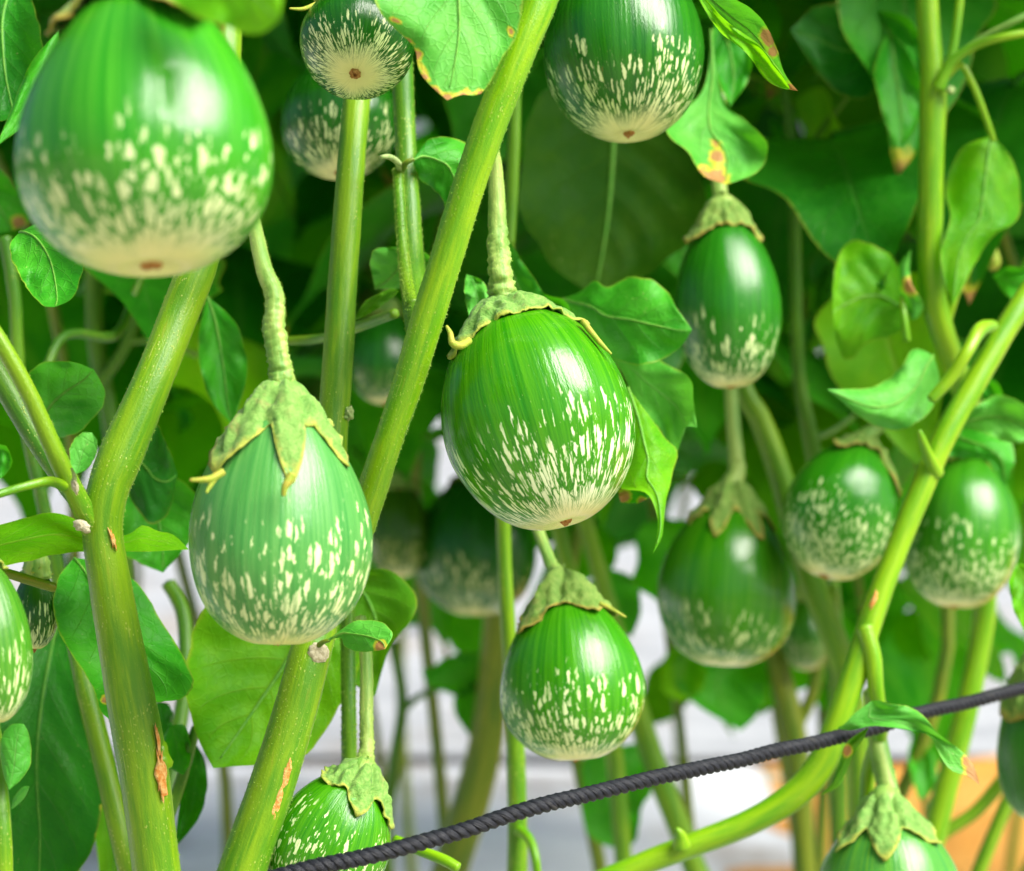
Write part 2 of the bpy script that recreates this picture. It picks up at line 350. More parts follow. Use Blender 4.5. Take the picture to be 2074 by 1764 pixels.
# ------------------------------------------------------------------ setting
def make_setting():
    m = N('dry_soil'); g = m.n('ShaderNodeTexCoord').outputs['Object']
    a = m.noise(g, 5.0, 6.0, 0.6); b = m.noise(g, 60.0, 5.0, 0.65)
    c = m.mix(m.ss(a, 0.35, 0.65), (0.62, 0.28, 0.05, 1), (0.74, 0.38, 0.09, 1)); c = m.mix(m.math('MULTIPLY', b, 0.4), c, (0.40, 0.18, 0.05, 1))
    soil = m.out(m.bsdf(c, 0.9, 0.1, m.bump(b, 0.8, 0.01)))
    m = N('grey_soil'); g = m.n('ShaderNodeTexCoord').outputs['Object']
    a = m.noise(g, 4.0, 6.0, 0.6); b = m.noise(g, 50.0, 4.0, 0.65)
    earth = m.out(m.bsdf(m.mix(a, (0.27, 0.25, 0.18, 1), (0.42, 0.39, 0.28, 1)), 0.9, 0.1, m.bump(b, 0.8, 0.01)))
    def film_mat(name, c0, c1):
        m = N(name); g = m.n('ShaderNodeTexCoord').outputs['Object']
        b = m.noise(m.vmath('MULTIPLY', g, (4, 14, 1)), 1.0, 5.0, 0.6)
        c = m.mix(m.ss(b, 0.35, 0.7), (*c0, 1), (*c1, 1))
        dirt = m.ss(m.noise(g, 3.2, 6.0, 0.7), 0.50, 0.66)
        c = m.mix(m.math('MULTIPLY', dirt, 0.7), c, (0.26, 0.20, 0.14, 1))
        return m.out(m.bsdf(c, 0.6, 0.3, m.bump(b, 0.6, 0.02)))
    film = film_mat('mulch_film', (0.66, 0.68, 0.72), (0.80, 0.82, 0.85)); film_dimmed = film_mat('dimmed_mulch_film', (0.28, 0.295, 0.32), (0.42, 0.435, 0.46))  # far film darkened, near film lightened, to offset sun and canopy shade in colour
    g0 = 260.0
    o = mk('ground', [Vector((-g0, -g0, -0.012)), Vector((g0, -g0, -0.012)), Vector((g0, g0, -0.012)), Vector((-g0, g0, -0.012))], [(0, 1, 2, 3)], earth, smooth_=False)
    tag(o, 'bare brown soil below the whole field', kind='structure')
    v = []; f = []; nx, ny = 40, 40
    for j in range(ny):
        for i in range(nx):
            x = 0.24 + 2.2 * i / (nx - 1) + 0.10 * noise.noise(Vector((0, j * 0.2, 5))) * (1 - i / (nx - 1)); y = 1.15 + 1.02 * j / (ny - 1) + 0.22 * noise.noise(Vector((x * 2.2, 2, 0))) * (j / (ny - 1))
            v.append(Vector((x, y, 0.006 + 0.03 * abs(noise.noise(Vector((x * 4, y * 4, 3)))) + 0.012 * noise.noise(Vector((x * 17, y * 17, 1))) - 0.004)))
    for j in range(ny - 1):
        for i in range(nx - 1): f.append((j * nx + i, j * nx + i + 1, (j + 1) * nx + i + 1, (j + 1) * nx + i))
    tag(mk('soil_path', v, f, soil), 'orange sandy soil at the lower right', kind='structure')
    # raised beds covered with silver film, running across the view; the path between is bare soil
    def bed(y0, y1, x0, x1, h, name, label, seed, film):
        nx, ny = 90, 26; v = []; f = []
        for j in range(ny):
            t = j / (ny - 1); prof = min(1.0, sin(pi * t) * 2.6)
            for i in range(nx):
                x = x0 + (x1 - x0) * i / (nx - 1)
                e = 1.0 if x1 > 20 else smooth(x1, x1 - 0.25, x)
                y = y0 + (y1 - y0) * t + 0.08 * noise.noise(Vector((x * 1.5, t * 3 + seed, 0)))
                z = h * prof * e + 0.012 * noise.noise(Vector((x * 3, y * 7, seed))) * prof + 0.004
                v.append(Vector((x, y, z)))
        for j in range(ny - 1):
            for i in range(nx - 1):
                a = j * nx + i; f.append((a, a + 1, a + nx + 1, a + nx))
        o = mk(name, v, f, film); tag(o, label, kind='structure'); return o
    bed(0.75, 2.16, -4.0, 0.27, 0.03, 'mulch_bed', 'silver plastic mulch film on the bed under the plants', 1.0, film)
    bed(2.2, 30.0, -16.0, 16.0, 0.012, 'mulch_bed', 'silver plastic mulch film stretching away behind the plants', 4.0, film_dimmed)
make_setting()

# ------------------------------------------------------------------ leaves
def set_leaf(name, parent, grid, n, mcols, mat, burns=(), edge_burn=0.0, label=None, seed=0.0):
    verts = []; luv = []; lc = []; bv = []; faces = []
    S = seed if seed else random.random() * 50
    for i in range(n):
        for j in range(mcols):
            p, xy = grid[i][j]; verts.append(p)
            v = -1 + 2 * j / (mcols - 1); luv.append((i / (n - 1), v, S))
            b = 0.0
            for (bx, by, br) in burns:
                b = max(b, 1.0 - math.hypot(xy[0] - bx, xy[1] - by) / br)
            bv.append(max(0.0, b))
    L = sum((grid[i + 1][mcols // 2][0] - grid[i][mcols // 2][0]).length for i in range(n - 1))
    for i in range(n):
        wl = (grid[i][0][0] - grid[i][-1][0]).length
        for j in range(mcols):
            v = -1 + 2 * j / (mcols - 1); lc.append((L * i / (n - 1), v * wl / 2, S))
            if edge_burn: 
                k = i * mcols + j
                bv[k] = max(bv[k], edge_burn * smooth(0.72, 1.0, abs(v)))
    for i in range(n - 1):
        for j in range(mcols - 1):
            a = i * mcols + j; faces.append((a, a + 1, a + mcols + 1, a + mcols))
    o = mk(name, verts, faces, mat, parent, attrs={'luv': ('FLOAT_VECTOR', luv), 'lc': ('FLOAT_VECTOR', lc), 'burn': ('FLOAT', bv)})
    if label: o['label'] = label
    return o

def leaf(parent, left, right, d, mat='leaf', bow=0.0, cup=0.0, tilt=0.0, ruffle=0.007, quilt=0.0009, burns=(), mid=True, label=None, n=36, mc=19, midpts=None, edge_burn=0.0, midw=6):
    """blade between its left and right margin (both run base to tip). d = depth at base, middle, tip (or base, tip)"""
    lp = resample(spline([Vector((*p, 0)) for p in left], 8), n); rp = resample(spline([Vector((*p, 0)) for p in right], 8), n)
    mp = resample(spline([Vector((*p, 0)) for p in midpts], 8), n) if midpts else [(a + b) / 2 for a, b in zip(lp, rp)]
    sd_ = random.random() * 60
    if len(d) == 2: d = (d[0], (d[0] + d[1]) / 2 + bow, d[1])
    wmax = max((a - b).length for a, b in zip(lp, rp)) or 1
    grid = []
    for i in range(n):
        u = i / (n - 1)
        dd = d[0] * (1 - u) * (1 - 2 * u) + d[1] * 4 * u * (1 - u) + d[2] * u * (2 * u - 1)
        wf = (lp[i] - rp[i]).length / wmax; row = []
        for j in range(mc):
            v = -1 + 2 * j / (mc - 1); av = abs(v)
            a, b, c = lp[i], mp[i], rp[i]
            q = b.lerp(a, av) if v < 0 else b.lerp(c, av)
            q = q + (q - b) * (av * (0.085 * noise.noise(Vector((u * 5.5, v, sd_ + 9))) + 0.05 * noise.noise(Vector((u * 14, v, sd_ + 3)))))
            z = dd + wf * (cup * v * v + tilt * v + 0.10 * abs(cup) * av)
            z += wf * ruffle * av * av * noise.noise(Vector((u * 4.0, v * 1.2, sd_))) * 2
            ph = (u * 6.5 - av * 1.9)
            z += quilt * min(1.0, (a - c).length / 260.0) ** 1.3 * cos(2 * pi * ph) * min(1, (1 - av) * 2.5) * min(1, wf * 1.5) * (0 if av < 0.02 else 1)
            z -= 0.0  
            row.append((P(q.x, q.y, z), (q.x, q.y)))
        grid.append(row)
    o = set_leaf('leaf', parent, grid, n, mc, M[mat], burns, edge_burn, label, sd_)
    if mid and wmax > 70:
        c = []
        for i in range(0, n - 1, 3):
            p = grid[i][mc // 2][0]; c.append((p + (CAM - p).normalized() * 0.0002, midw * 0.5 * d[0] / F * (1 - 0.8 * i / n)))
        tube('midrib', o, c, M['midrib'], sides=8, n=3)
    return o

# generic leaves for the plants behind: shared templates
def leaf_template(k):
    rnd = random.Random(100 + k); n, mc = 22, 11; V = []; Fc = []; luv = []; lc = []; bv = []
    ph = rnd.random() * 6; wav = rnd.uniform(0.02, 0.07); bend = rnd.uniform(0.25, 0.75); cupk = rnd.uniform(-0.25, 0.3)
    for i in range(n):
        u = i / (n - 1); wd = 0.36 * (sin(pi * u ** 0.72) ** 0.8) * (1.06 - 0.35 * u) if 0 < u < 1 else 0.0
        for j in range(mc):
            v = -1 + 2 * j / (mc - 1); wl = wd * (1 + wav * 2.2 * sin(u * 17 + ph + (1.3 if v > 0 else 0)) * abs(v))
            y = u; x = v * wl
            z = -bend * 0.55 * u * u + cupk * x * x * 1.5 + wav * 0.8 * abs(v) ** 2 * sin(u * 13 + ph * 2 + 2 * v) + 0.10 * abs(x)
            z += 0.006 * cos(2 * pi * (u * 6.5 - abs(v) * 1.9)) * (1 - abs(v))
            V.append(Vector((x, y, z))); luv.append((u, v, k * 3.7)); lc.append((u * 0.13, x * 0.13, k * 3.7))
            bv.append(max(0.0, 1 - (1 - u) / 0.10) * (0.7 if k % 3 == 0 else 0.0))
    for i in range(n - 1):
        for j in range(mc - 1):
            a = i * mc + j; Fc.append((a, a + 1, a + mc + 1, a + mc))
    # leaf stalk
    b0 = len(V)
    for i in range(5):
        t = i / 4; y = -0.32 + 0.34 * t; z = -0.12 * (1 - t) ** 2
        for q in range(6):
            a = 2 * pi * q / 6; V.append(Vector((0.013 * cos(a), y, z - 0.006 + 0.013 * sin(a)))); luv.append((0.0, 0.0, 0.0)); lc.append((0, 0, 0)); bv.append(0.0)
    for i in range(4):
        for q in range(6): Fc.append((b0 + i * 6 + q, b0 + i * 6 + (q + 1) % 6, b0 + i * 6 + 6 + (q + 1) % 6, b0 + i * 6 + 6 + q))
    return V, Fc, luv, lc, bv
TPL = [leaf_template(k) for k in range(6)]
TME = {}
def tpl_mesh(k, mat):
    if (k, mat) not in TME:
        V, Fc, luv, lc, bv = TPL[k]; me = bpy.data.meshes.new('leaf'); me.from_pydata([tuple(v) for v in V], [], Fc)
        for an, vals in (('luv', luv), ('lc', lc)):
            me.attributes.new(an, 'FLOAT_VECTOR', 'POINT').data.foreach_set('vector', [c for v in vals for c in v])
        me.attributes.new('burn', 'FLOAT', 'POINT').data.foreach_set('value', bv)
        me.materials.append(M[mat]); me.polygons.foreach_set('use_smooth', [True] * len(Fc)); TME[(k, mat)] = me
    return TME[(k, mat)]
def gmat(pos, dirv, up, L):
    y = dirv.normalized(); x = y.cross(up).normalized(); z = x.cross(y)
    return Matrix(((x.x * L, y.x * L, z.x * L, pos.x), (x.y * L, y.y * L, z.y * L, pos.y), (x.z * L, y.z * L, z.z * L, pos.z), (0, 0, 0, 1)))
def gleaf(parent, pos, dirv, up, L, mat, k=None):
    o = bpy.data.objects.new('leaf', tpl_mesh(random.randrange(6) if k is None else k, mat)); col.objects.link(o)
    o.parent = parent; o.matrix_basis = gmat(pos - ORG[parent], dirv, up, L); return o
def shade_crown(parent, items, mat):
    """unseen leaves above the picture, one mass, added to darken the interior"""
    verts = []; faces = []; luv = []; lc = []; bv = []
    for pos, dirv, up, L, k in items:
        V, Fc, a, b, c = TPL[k]; mt = gmat(pos, dirv, up, L); o = len(verts)
        verts += [mt @ v for v in V]; faces += [tuple(q + o for q in f) for f in Fc]; luv += a; lc += b; bv += c
    if not verts: return
    o = mk('shade_crown', verts, faces, M[mat], parent, attrs={'luv': ('FLOAT_VECTOR', luv), 'lc': ('FLOAT_VECTOR', lc), 'burn': ('FLOAT', bv)})
    o['kind'] = 'stuff'; return o

def patch(name, parent, cx, cy, d, w_, h_, ang, mat, proud=0.0006, seed=1.0, lump=0.35, stemr=None, label=None, axis=None):
    """small irregular raised patch hugging a rounded surface that faces the camera"""
    v = []; f = []; n, r = 28, 6; rr = (stemr or 40) 
    ca, sa = cos(ang), sin(ang)
    for j in range(r + 1):
        t = j / r
        for i in range(n):
            a = 2 * pi * i / n
            k = t * (1 + lump * noise.noise(Vector((cos(a) * 2.5 + seed, sin(a) * 2.5, seed))))
            ax, ay = cos(a) * k * w_ / 2, sin(a) * k * h_ / 2
            x, y = cx + ax * ca - ay * sa, cy + ax * sa + ay * ca
            q = min(0.98, abs(ax) / rr); dep = (1 - sqrt(1 - q * q)) * rr * d / F
            hh = proud * (1 - t ** 4) * (1 + 0.7 * noise.noise(Vector((ax * 0.15, ay * 0.15, seed)))) - 0.0008 * (t ** 6)
            if axis:
                o_, r_ = axis; u_ = max(-0.985 * r_, min(0.985 * r_, o_ + ax)); v.append(P(x, y, d - (sqrt(r_ * r_ - u_ * u_) * d / F + hh * 0.8 + 0.00012)))
            else: v.append(P(x, y, d + dep - hh))
    for j in range(r):
        for i in range(n): f.append((j * n + i, j * n + (i + 1) % n, (j + 1) * n + (i + 1) % n, (j + 1) * n + i))
    f.append(tuple(range(n)))
    return mk(name, v, f, M[mat], parent)

# ------------------------------------------------------------------ eggplants
FR = []
def eggplant(label, cx, cy, W, H, d, roll=0.0, pitch=12.0, egg=0.14, blunt=0.92, g1=(0.02, 0.16, 0.01), g2=(0.05, 0.26, 0.012),
             start=0.45, full=0.80, lobes=(), cal=0.13, cal_mat='husk', flare=0.0012, stalk=None, stalk_w=46, tips=(), spin=0.0, cream=(0.74, 0.76, 0.42),
             k=8.0, s_=8.5, rough=0.24, group='eggplants hanging on the plants', rise=0.004, uneven=0.09, scar=26, rib=0.0, lean_rings=0.0011):
    i = len(FR); a = W / 2 * d / F; pr = radians(pitch); hr = H / 2 * d / F
    c = sqrt(max(hr * hr - (a * sin(pr)) ** 2, (0.6 * hr) ** 2)) / cos(pr)
    rl = radians(roll)
    ax = RT * (-sin(rl) * cos(pr)) + UP * (cos(rl) * cos(pr)) + FW * sin(pr)
    fr = (-FW - ax * (-FW).dot(ax)).normalized()          # faces the camera
    sdv = ax.cross(fr) * -1                                # to the right in the picture
    if sdv.dot(RT) < 0: sdv = -sdv
    C = P(cx, cy, d)
    prof = []
    for q in range(201):
        ph = pi * q / 200; z = cos(ph); r = max(0.0, sin(ph)) ** blunt * (1 - egg * z - 0.05 * z * z)
        prof.append((z, r))
    mr = max(p[1] for p in prof)
    def base(th, t):
        x = min(199.999, max(0.0, t * 200)); q = int(x); fq = x - q
        z = prof[q][0] * (1 - fq) + prof[q + 1][0] * fq; r = (prof[q][1] * (1 - fq) + prof[q + 1][1] * fq) / mr
        r *= 1 + 0.012 * cos(5 * th + i) * (1 - abs(z)) + 0.03 * rib * cos(9 * th + i) * smooth(0.45, 0.1, t) + 0.055 * noise.noise(Vector((cos(th) * 0.8 + i * 3, sin(th) * 0.8, z * 0.9))) + 0.012 * noise.noise(Vector((cos(th) * 2.5, sin(th) * 2.5 + i, z * 2.5)))
        zz = z * c
        if t > 0.93: zz += 0.05 * c * smooth(0.93, 1.0, t)    # dimple at the blossom end
        if t < 0.06: zz -= 0.03 * c * smooth(0.06, 0.0, t)
        return C + ax * zz + (fr * cos(th) + sdv * sin(th)) * (a * r)
    def nrm(th, t):
        e = 0.004; t1, t2 = max(0.0, t - e), min(1.0, t + e); rr_ = fr * cos(th) + sdv * sin(th)
        dt = base(th, t2) - base(th, t1); dth = -fr * sin(th) + sdv * cos(th)
        nn = dt.cross(dth); 
        if nn.length < 1e-12: return ax * (1 if t < 0.5 else -1)
        nn.normalize()
        return nn if nn.dot(rr_ + ax * (1 - 2 * t) * 3) > 0 else -nn
    rt = root('eggplant', base(0, 1.0), label, 'eggplant', group); FR.append(rt)
    nu, nv = 72, 56; v = []; f = []; fc = []
    for q in range(nv + 1):
        t = q / nv
        for p_ in range(nu):
            th = 2 * pi * p_ / nu; v.append(base(th, t)); th2 = th + radians(spin); fc.append((cos(th2), sin(th2), t))
    for q in range(nv):
        for p_ in range(nu): f.append((q * nu + p_, q * nu + (p_ + 1) % nu, (q + 1) * nu + (p_ + 1) % nu, (q + 1) * nu + p_))
    mat = fruit_mat('eggplant_skin_%d' % i, g1, g2, start, full, 1.0 + i * 1.37, cream, k, s_, rough, uneven)
    mk('fruit_body', v, f, mat, rt, attrs={'fc': ('FLOAT_VECTOR', fc)})
    # blossom scar
    if scar:
        v = []; f = []; n = 20; sr = scar / 2 * d / F
        for j in range(4):
            for p_ in range(n):
                th = 2 * pi * p_ / n; k2 = (0.12, 0.5, 0.85, 1.0)[j] * (1 + 0.4 * noise.noise(Vector((cos(th) * 2 + i, sin(th) * 2, 0))))
                r0 = sr * k2; t = 1 - 0.5 * (r0 / a) ** (1 / blunt) / pi * 2 * mr / (1 + egg)
                b_ = base(th, min(0.999, t)); v.append(b_ - ax * (0.0009, 0.0012, 0.0005, -0.0003)[j] * (1 + 0.8 * noise.noise(b_ * 900)))
        for j in range(3):
            for p_ in range(n): f.append((j * n + p_, j * n + (p_ + 1) % n, (j + 1) * n + (p_ + 1) % n, (j + 1) * n + p_))
        f.append(tuple(range(n)))
        mk('blossom_scar', v, f, M['blossom'], rt)
    # calyx
    if lobes is not None:
        nth, ns = 110, 18
        def ext(th):
            e = cal
            for (an, ln, hw, *_r) in lobes:
                dl = abs((math.degrees(th) - an + 180) % 360 - 180)
                if dl < hw: e = max(e, cal + (ln - cal) * ((1 - dl / hw) ** 1.15 * 0.55 + 0.45 * (1 - (dl / hw) ** 2)))
            return e
        def flr(th):
            g = flare
            for lb in lobes:
                if len(lb) > 3:
                    dl = abs((math.degrees(th) - lb[0] + 180) % 360 - 180)
                    if dl < lb[2]: g = g + (lb[3] - flare) * (1 - dl / lb[2])
            return g
        v = []; f = []; tcs = []; ed = []
        for layer in (0, 1):
            for q in range(ns + 1):
                s = q / ns
                for p_ in range(nth):
                    th = 2 * pi * p_ / nth; E = ext(th); t = 0.012 + (E - 0.012) * s
                    off = rise * (1 - s) ** 2.2 + 0.0015 * (1 - 0.65 * s) + flr(th) * s ** 3
                    b_ = base(th, t); wv = noise.noise(b_ * 260 + Vector((i, 0, 0))) * 0.0010 + noise.noise(b_ * 620) * 0.0009
                    wv += 0.0007 * s * cos(13 * th + 2.5 * noise.noise(b_ * 120)) * (1 - 0.5 * s)
                    wv *= 0.4 + 0.9 * smooth(0.0, 0.4, s)
                    v.append(b_ + nrm(th, t) * (off + wv - layer * 0.0010 * (1 - 0.5 * s))); tcs.append(tuple(b_ - C)); ed.append(s if layer == 0 else max(s, 0.5))
        B = (ns + 1) * nth
        for q in range(ns):
            for p_ in range(nth):
                p2 = (p_ + 1) % nth
                f.append((q * nth + p_, q * nth + p2, (q + 1) * nth + p2, (q + 1) * nth + p_))
                f.append((B + q * nth + p2, B + q * nth + p_, B + (q + 1) * nth + p_, B + (q + 1) * nth + p2))
        for p_ in range(nth):
            p2 = (p_ + 1) % nth; f.append((ns * nth + p_, ns * nth + p2, B + ns * nth + p2, B + ns * nth + p_))
        cx_ = mk('calyx', v, f, M[cal_mat], rt, attrs={'tc': ('FLOAT_VECTOR', tcs), 'edge': ('FLOAT', ed)})
        for tp in tips:
            tube('sepal_tip', cx_, px(*tp), M['tip'], sides=10, n=6)
    # stalk
    if stalk:
        top = base(0, 0.0); r0 = stalk_w * 0.5 * d / F
        ctl = [(top - ax * 0.002, r0 * 1.35), (top + ax * rise * 0.55, r0 * 1.15)] + px(*stalk)
        tube('stalk', rt, ctl, M['stalk'], sides=22, n=16, bump=0.00015, rings=lean_rings, ring0=0.75, seed=i * 1.3)
    return rt

# ================================================================== the eggplants
BRI1, BRI2 = (0.014, 0.23, 0.010), (0.05, 0.34, 0.03)
MID1, MID2 = (0.016, 0.19, 0.003), (0.055, 0.30, 0.006)
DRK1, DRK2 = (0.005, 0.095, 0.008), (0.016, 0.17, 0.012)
PAL1, PAL2 = (0.032, 0.23, 0.075), (0.085, 0.33, 0.14)
eggplant('large out-of-focus light green eggplant nearest the camera in the top left corner', 292, 250, 512, 615, 0.475, roll=5, pitch=10, egg=0.30, g1=BRI1, g2=BRI2,
         start=0.53, full=0.83, lobes=((42, 0.36, 34, 0.004), (-62, 0.33, 36, 0.003), (130, 0.3, 40), (-150, 0.3, 40)), cal=0.245, flare=0.002, rough=0.22, k=7, s_=9,
         stalk=[(262, -90, 0.485, 60), (300, -260, 0.50, 44), (400, -420, 0.56, 40)], stalk_w=72, rib=0.35, scar=48, cal_mat='husk_brown')
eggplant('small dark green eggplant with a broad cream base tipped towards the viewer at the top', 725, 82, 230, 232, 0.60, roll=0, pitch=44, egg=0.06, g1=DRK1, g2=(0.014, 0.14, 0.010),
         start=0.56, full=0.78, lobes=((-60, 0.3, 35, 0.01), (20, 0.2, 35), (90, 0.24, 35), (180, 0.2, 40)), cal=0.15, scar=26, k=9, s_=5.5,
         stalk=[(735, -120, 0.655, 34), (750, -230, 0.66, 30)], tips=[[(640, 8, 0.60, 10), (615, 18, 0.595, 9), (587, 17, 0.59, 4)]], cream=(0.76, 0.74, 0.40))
eggplant('dark green eggplant with long cream flecks half hidden behind the upright stem', 688, 240, 240, 246, 0.71, roll=2, pitch=16, egg=0.08, g1=DRK1, g2=DRK2,
         start=0.50, full=0.9, lobes=((0, 0.2, 40), (120, 0.2, 40), (-120, 0.2, 40)), stalk=[(690, 60, 0.715, 30), (700, -100, 0.70, 26)], k=6, s_=5, cream=(0.70, 0.70, 0.38))
eggplant('dark green eggplant with a bright sheen on its right, at the top edge', 1265, 96, 322, 385, 0.655, roll=2, pitch=14, egg=0.05, g1=(0.005, 0.11, 0.008), g2=(0.02, 0.19, 0.012),
         start=0.53, full=0.88, lobes=((0, 0.16, 40), (120, 0.2, 40), (-120, 0.2, 40)), stalk=[(1255, -190, 0.665, 34), (1240, -330, 0.66, 30)], k=8.5, s_=7, cream=(0.76, 0.75, 0.42))
eggplant('sharp glossy mid-green eggplant with white streaks hanging in the middle of the picture', 1086, 846, 388, 456, 0.60, roll=16, pitch=12, egg=0.02, blunt=0.88, g1=MID1, g2=MID2,
         start=0.46, full=0.80, lobes=((-60, 0.285, 42), (85, 0.28, 40), (140, 0.24, 40), (-135, 0.26, 40)), cal=0.19, flare=0.0006, stalk_w=60,
         stalk=[(1014, 560, 0.607, 48), (1008, 480, 0.612, 42), (1003, 340, 0.615, 28), (990, 280, 0.61, 26), (975, 240, 0.595, 24)], k=9.5, s_=6.2, rough=0.2, spin=60, scar=28,
         tips=[[(950, 690, 0.578, 16), (932, 700, 0.574, 17), (916, 694, 0.573, 15), (912, 675, 0.574, 11), (904, 660, 0.575, 6)], [(1180, 650, 0.592, 14), (1210, 688, 0.589, 12), (1238, 717, 0.588, 5)]], cream=(0.82, 0.82, 0.55), rise=0.006, lean_rings=0.0016)
eggplant('pale green pear-shaped eggplant under a felted calyx with hooked sepals, left of centre', 567, 1058, 370, 500, 0.555, roll=-1, pitch=3, egg=0.22, blunt=0.95, g1=PAL1, g2=PAL2,
         start=0.46, full=0.88, lobes=((-46, 0.385, 36, 0.0018), (14, 0.415, 19, 0.0006), (70, 0.36, 24), (150, 0.34, 35), (-118, 0.33, 30)), cal=0.225, flare=0.0004, stalk_w=54,
         stalk=[(567, 740, 0.557, 48), (556, 670, 0.558, 46), (556, 600, 0.56, 40), (535, 545, 0.563, 34), (518, 470, 0.57, 30), (500, 400, 0.585, 30)], k=6.5, s_=7.5, rough=0.3, scar=22,
         tips=[[(452, 955, 0.528, 16), (425, 970, 0.526, 15), (385, 972, 0.524, 7)], [(440, 962, 0.527, 12), (425, 985, 0.526, 10), (418, 998, 0.525, 5)], [(592, 960, 0.527, 20), (578, 985, 0.526, 15), (574, 1004, 0.526, 9)]], rise=0.006)
eggplant('glossy mid-green eggplant under a dry brown calyx, just above the black rope', 1158, 1372, 290, 336, 0.675, roll=4, pitch=8, egg=0.16, g1=MID1, g2=(0.05, 0.30, 0.010),
         start=0.50, full=0.86, lobes=((-58, 0.33, 40, 0.001), (38, 0.25, 30, 0.002), (92, 0.27, 30, 0.001), (170, 0.24, 40)), cal=0.18, flare=0.0008, rise=0.010, cal_mat='husk_brown', stalk_w=34,
         stalk=[(1120, 1150, 0.69, 28), (1098, 1095, 0.70, 24), (1075, 1030, 0.71, 22)], k=8, s_=8, rough=0.2, tips=[[(1215, 1222, 0.66, 9), (1245, 1237, 0.658, 7), (1268, 1250, 0.658, 4)]])
eggplant('narrow dark green eggplant hanging against the dark leaves right of centre', 1474, 612, 218, 352, 0.745, roll=2, pitch=4, egg=0.13, g1=(0.008, 0.13, 0.008), g2=(0.02, 0.21, 0.012),
         start=0.56, full=0.90, lobes=((-62, 0.29, 40, 0.003), (75, 0.27, 36, 0.0), (170, 0.22, 40)), cal=0.19, rise=0.009, flare=0.0008, cal_mat='husk_brown', stalk_w=40,
         stalk=[(1462, 410, 0.75, 32), (1455, 360, 0.755, 28), (1450, 250, 0.76, 26)], k=7, s_=7)
eggplant('blurred pear-shaped eggplant with fine pale mottling, below the narrow dark one', 1474, 1178, 282, 345, 0.80, roll=-2, pitch=4, egg=0.22, g1=(0.014, 0.17, 0.005), g2=(0.05, 0.25, 0.008),
         start=0.58, full=0.92, lobes=((-20, 0.34, 18), (28, 0.35, 18), (70, 0.3, 18), (-70, 0.28, 20), (150, 0.3, 30)), cal=0.2, flare=0.0004, rise=0.008, cal_mat='husk_brown', stalk_w=44,
         stalk=[(1492, 950, 0.805, 34), (1486, 870, 0.81, 30), (1480, 780, 0.815, 28)], k=9, s_=8, cream=(0.55, 0.60, 0.28), rough=0.18)
eggplant('tilted eggplant with speckled skin tucked behind the bright diagonal branch', 1706, 1034, 230, 284, 0.775, roll=-17, pitch=10, egg=0.10, g1=(0.012, 0.18, 0.008), g2=(0.035, 0.27, 0.012),
         start=0.42, full=0.84, lobes=((-40, 0.24, 34, 0.002), (58, 0.40, 20, 0.001), (120, 0.22, 40)), cal=0.15, cal_mat='husk_brown', stalk_w=34,
         stalk=[(1780, 860, 0.785, 26), (1820, 800, 0.78, 24), (1870, 760, 0.765, 22)], k=9, s_=9, rough=0.2)
eggplant('speckled eggplant right of the bright diagonal branch, capped by a drooping leaf', 1945, 1075, 240, 315, 0.80, roll=-6, pitch=8, egg=0.10, g1=(0.018, 0.19, 0.010), g2=(0.05, 0.29, 0.018),
         start=0.44, full=0.86, lobes=((-40, 0.2, 34), (60, 0.22, 34), (160, 0.22, 40)), cal=0.14, stalk=[(1970, 890, 0.81, 26), (1985, 820, 0.81, 24), (2000, 740, 0.80, 22)], k=9, s_=9, rough=0.22)
eggplant('eggplant with a woolly green calyx whose lower side dips behind the rope at the bottom', 668, 1706, 242, 290, 0.605, roll=-24, pitch=2, egg=0.06, g1=MID1, g2=MID2,
         start=0.30, full=0.95, lobes=((16, 0.31, 26, 0.001), (80, 0.33, 34), (-50, 0.22, 34), (150, 0.26, 40)), cal=0.19, flare=0.0006, rise=0.006, stalk_w=40, cal_mat='husk',
         stalk=[(742, 1535, 0.615, 32), (742, 1450, 0.62, 28), (742, 1340, 0.625, 26), (730, 1250, 0.63, 24)], k=8, s_=8, rib=0.7, uneven=0.12)
eggplant('pale glossy eggplant cut by the bottom edge in front of the orange soil', 1800, 1805, 290, 320, 0.695, roll=2, pitch=4, egg=0.12, g1=PAL1, g2=(0.09, 0.34, 0.05),
         start=0.6, full=0.9, lobes=((-62, 0.33, 24, 0.002), (-12, 0.35, 26, 0.0008), (56, 0.30, 40, 0.0004), (140, 0.26, 40), (-130, 0.26, 40)), cal=0.19, flare=0.0006, rise=0.008, stalk_w=60,
         stalk=[(1800, 1610, 0.70, 46), (1785, 1540, 0.705, 42), (1772, 1460, 0.71, 36), (1765, 1400, 0.705, 32)], rough=0.2)
eggplant('pale green eggplant cut off by the left edge of the picture', -28, 1300, 182, 335, 0.55, roll=6, pitch=4, egg=0.12, g1=(0.03, 0.22, 0.02), g2=(0.09, 0.32, 0.05),
         start=0.5, full=0.92, lobes=((0, 0.2, 40), (120, 0.2, 40), (-120, 0.2, 40)), stalk=[(-50, 1090, 0.56, 30), (-60, 1000, 0.57, 28), (-40, 900, 0.58, 26)], k=7, s_=5)
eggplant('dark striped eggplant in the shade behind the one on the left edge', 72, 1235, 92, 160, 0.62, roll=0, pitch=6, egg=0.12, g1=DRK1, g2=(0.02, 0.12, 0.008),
         start=0.40, full=0.9, lobes=((0, 0.2, 40), (120, 0.2, 40), (-120, 0.2, 40)), stalk=[(72, 1130, 0.63, 18), (60, 1060, 0.64, 16)], k=6, s_=4, scar=10)
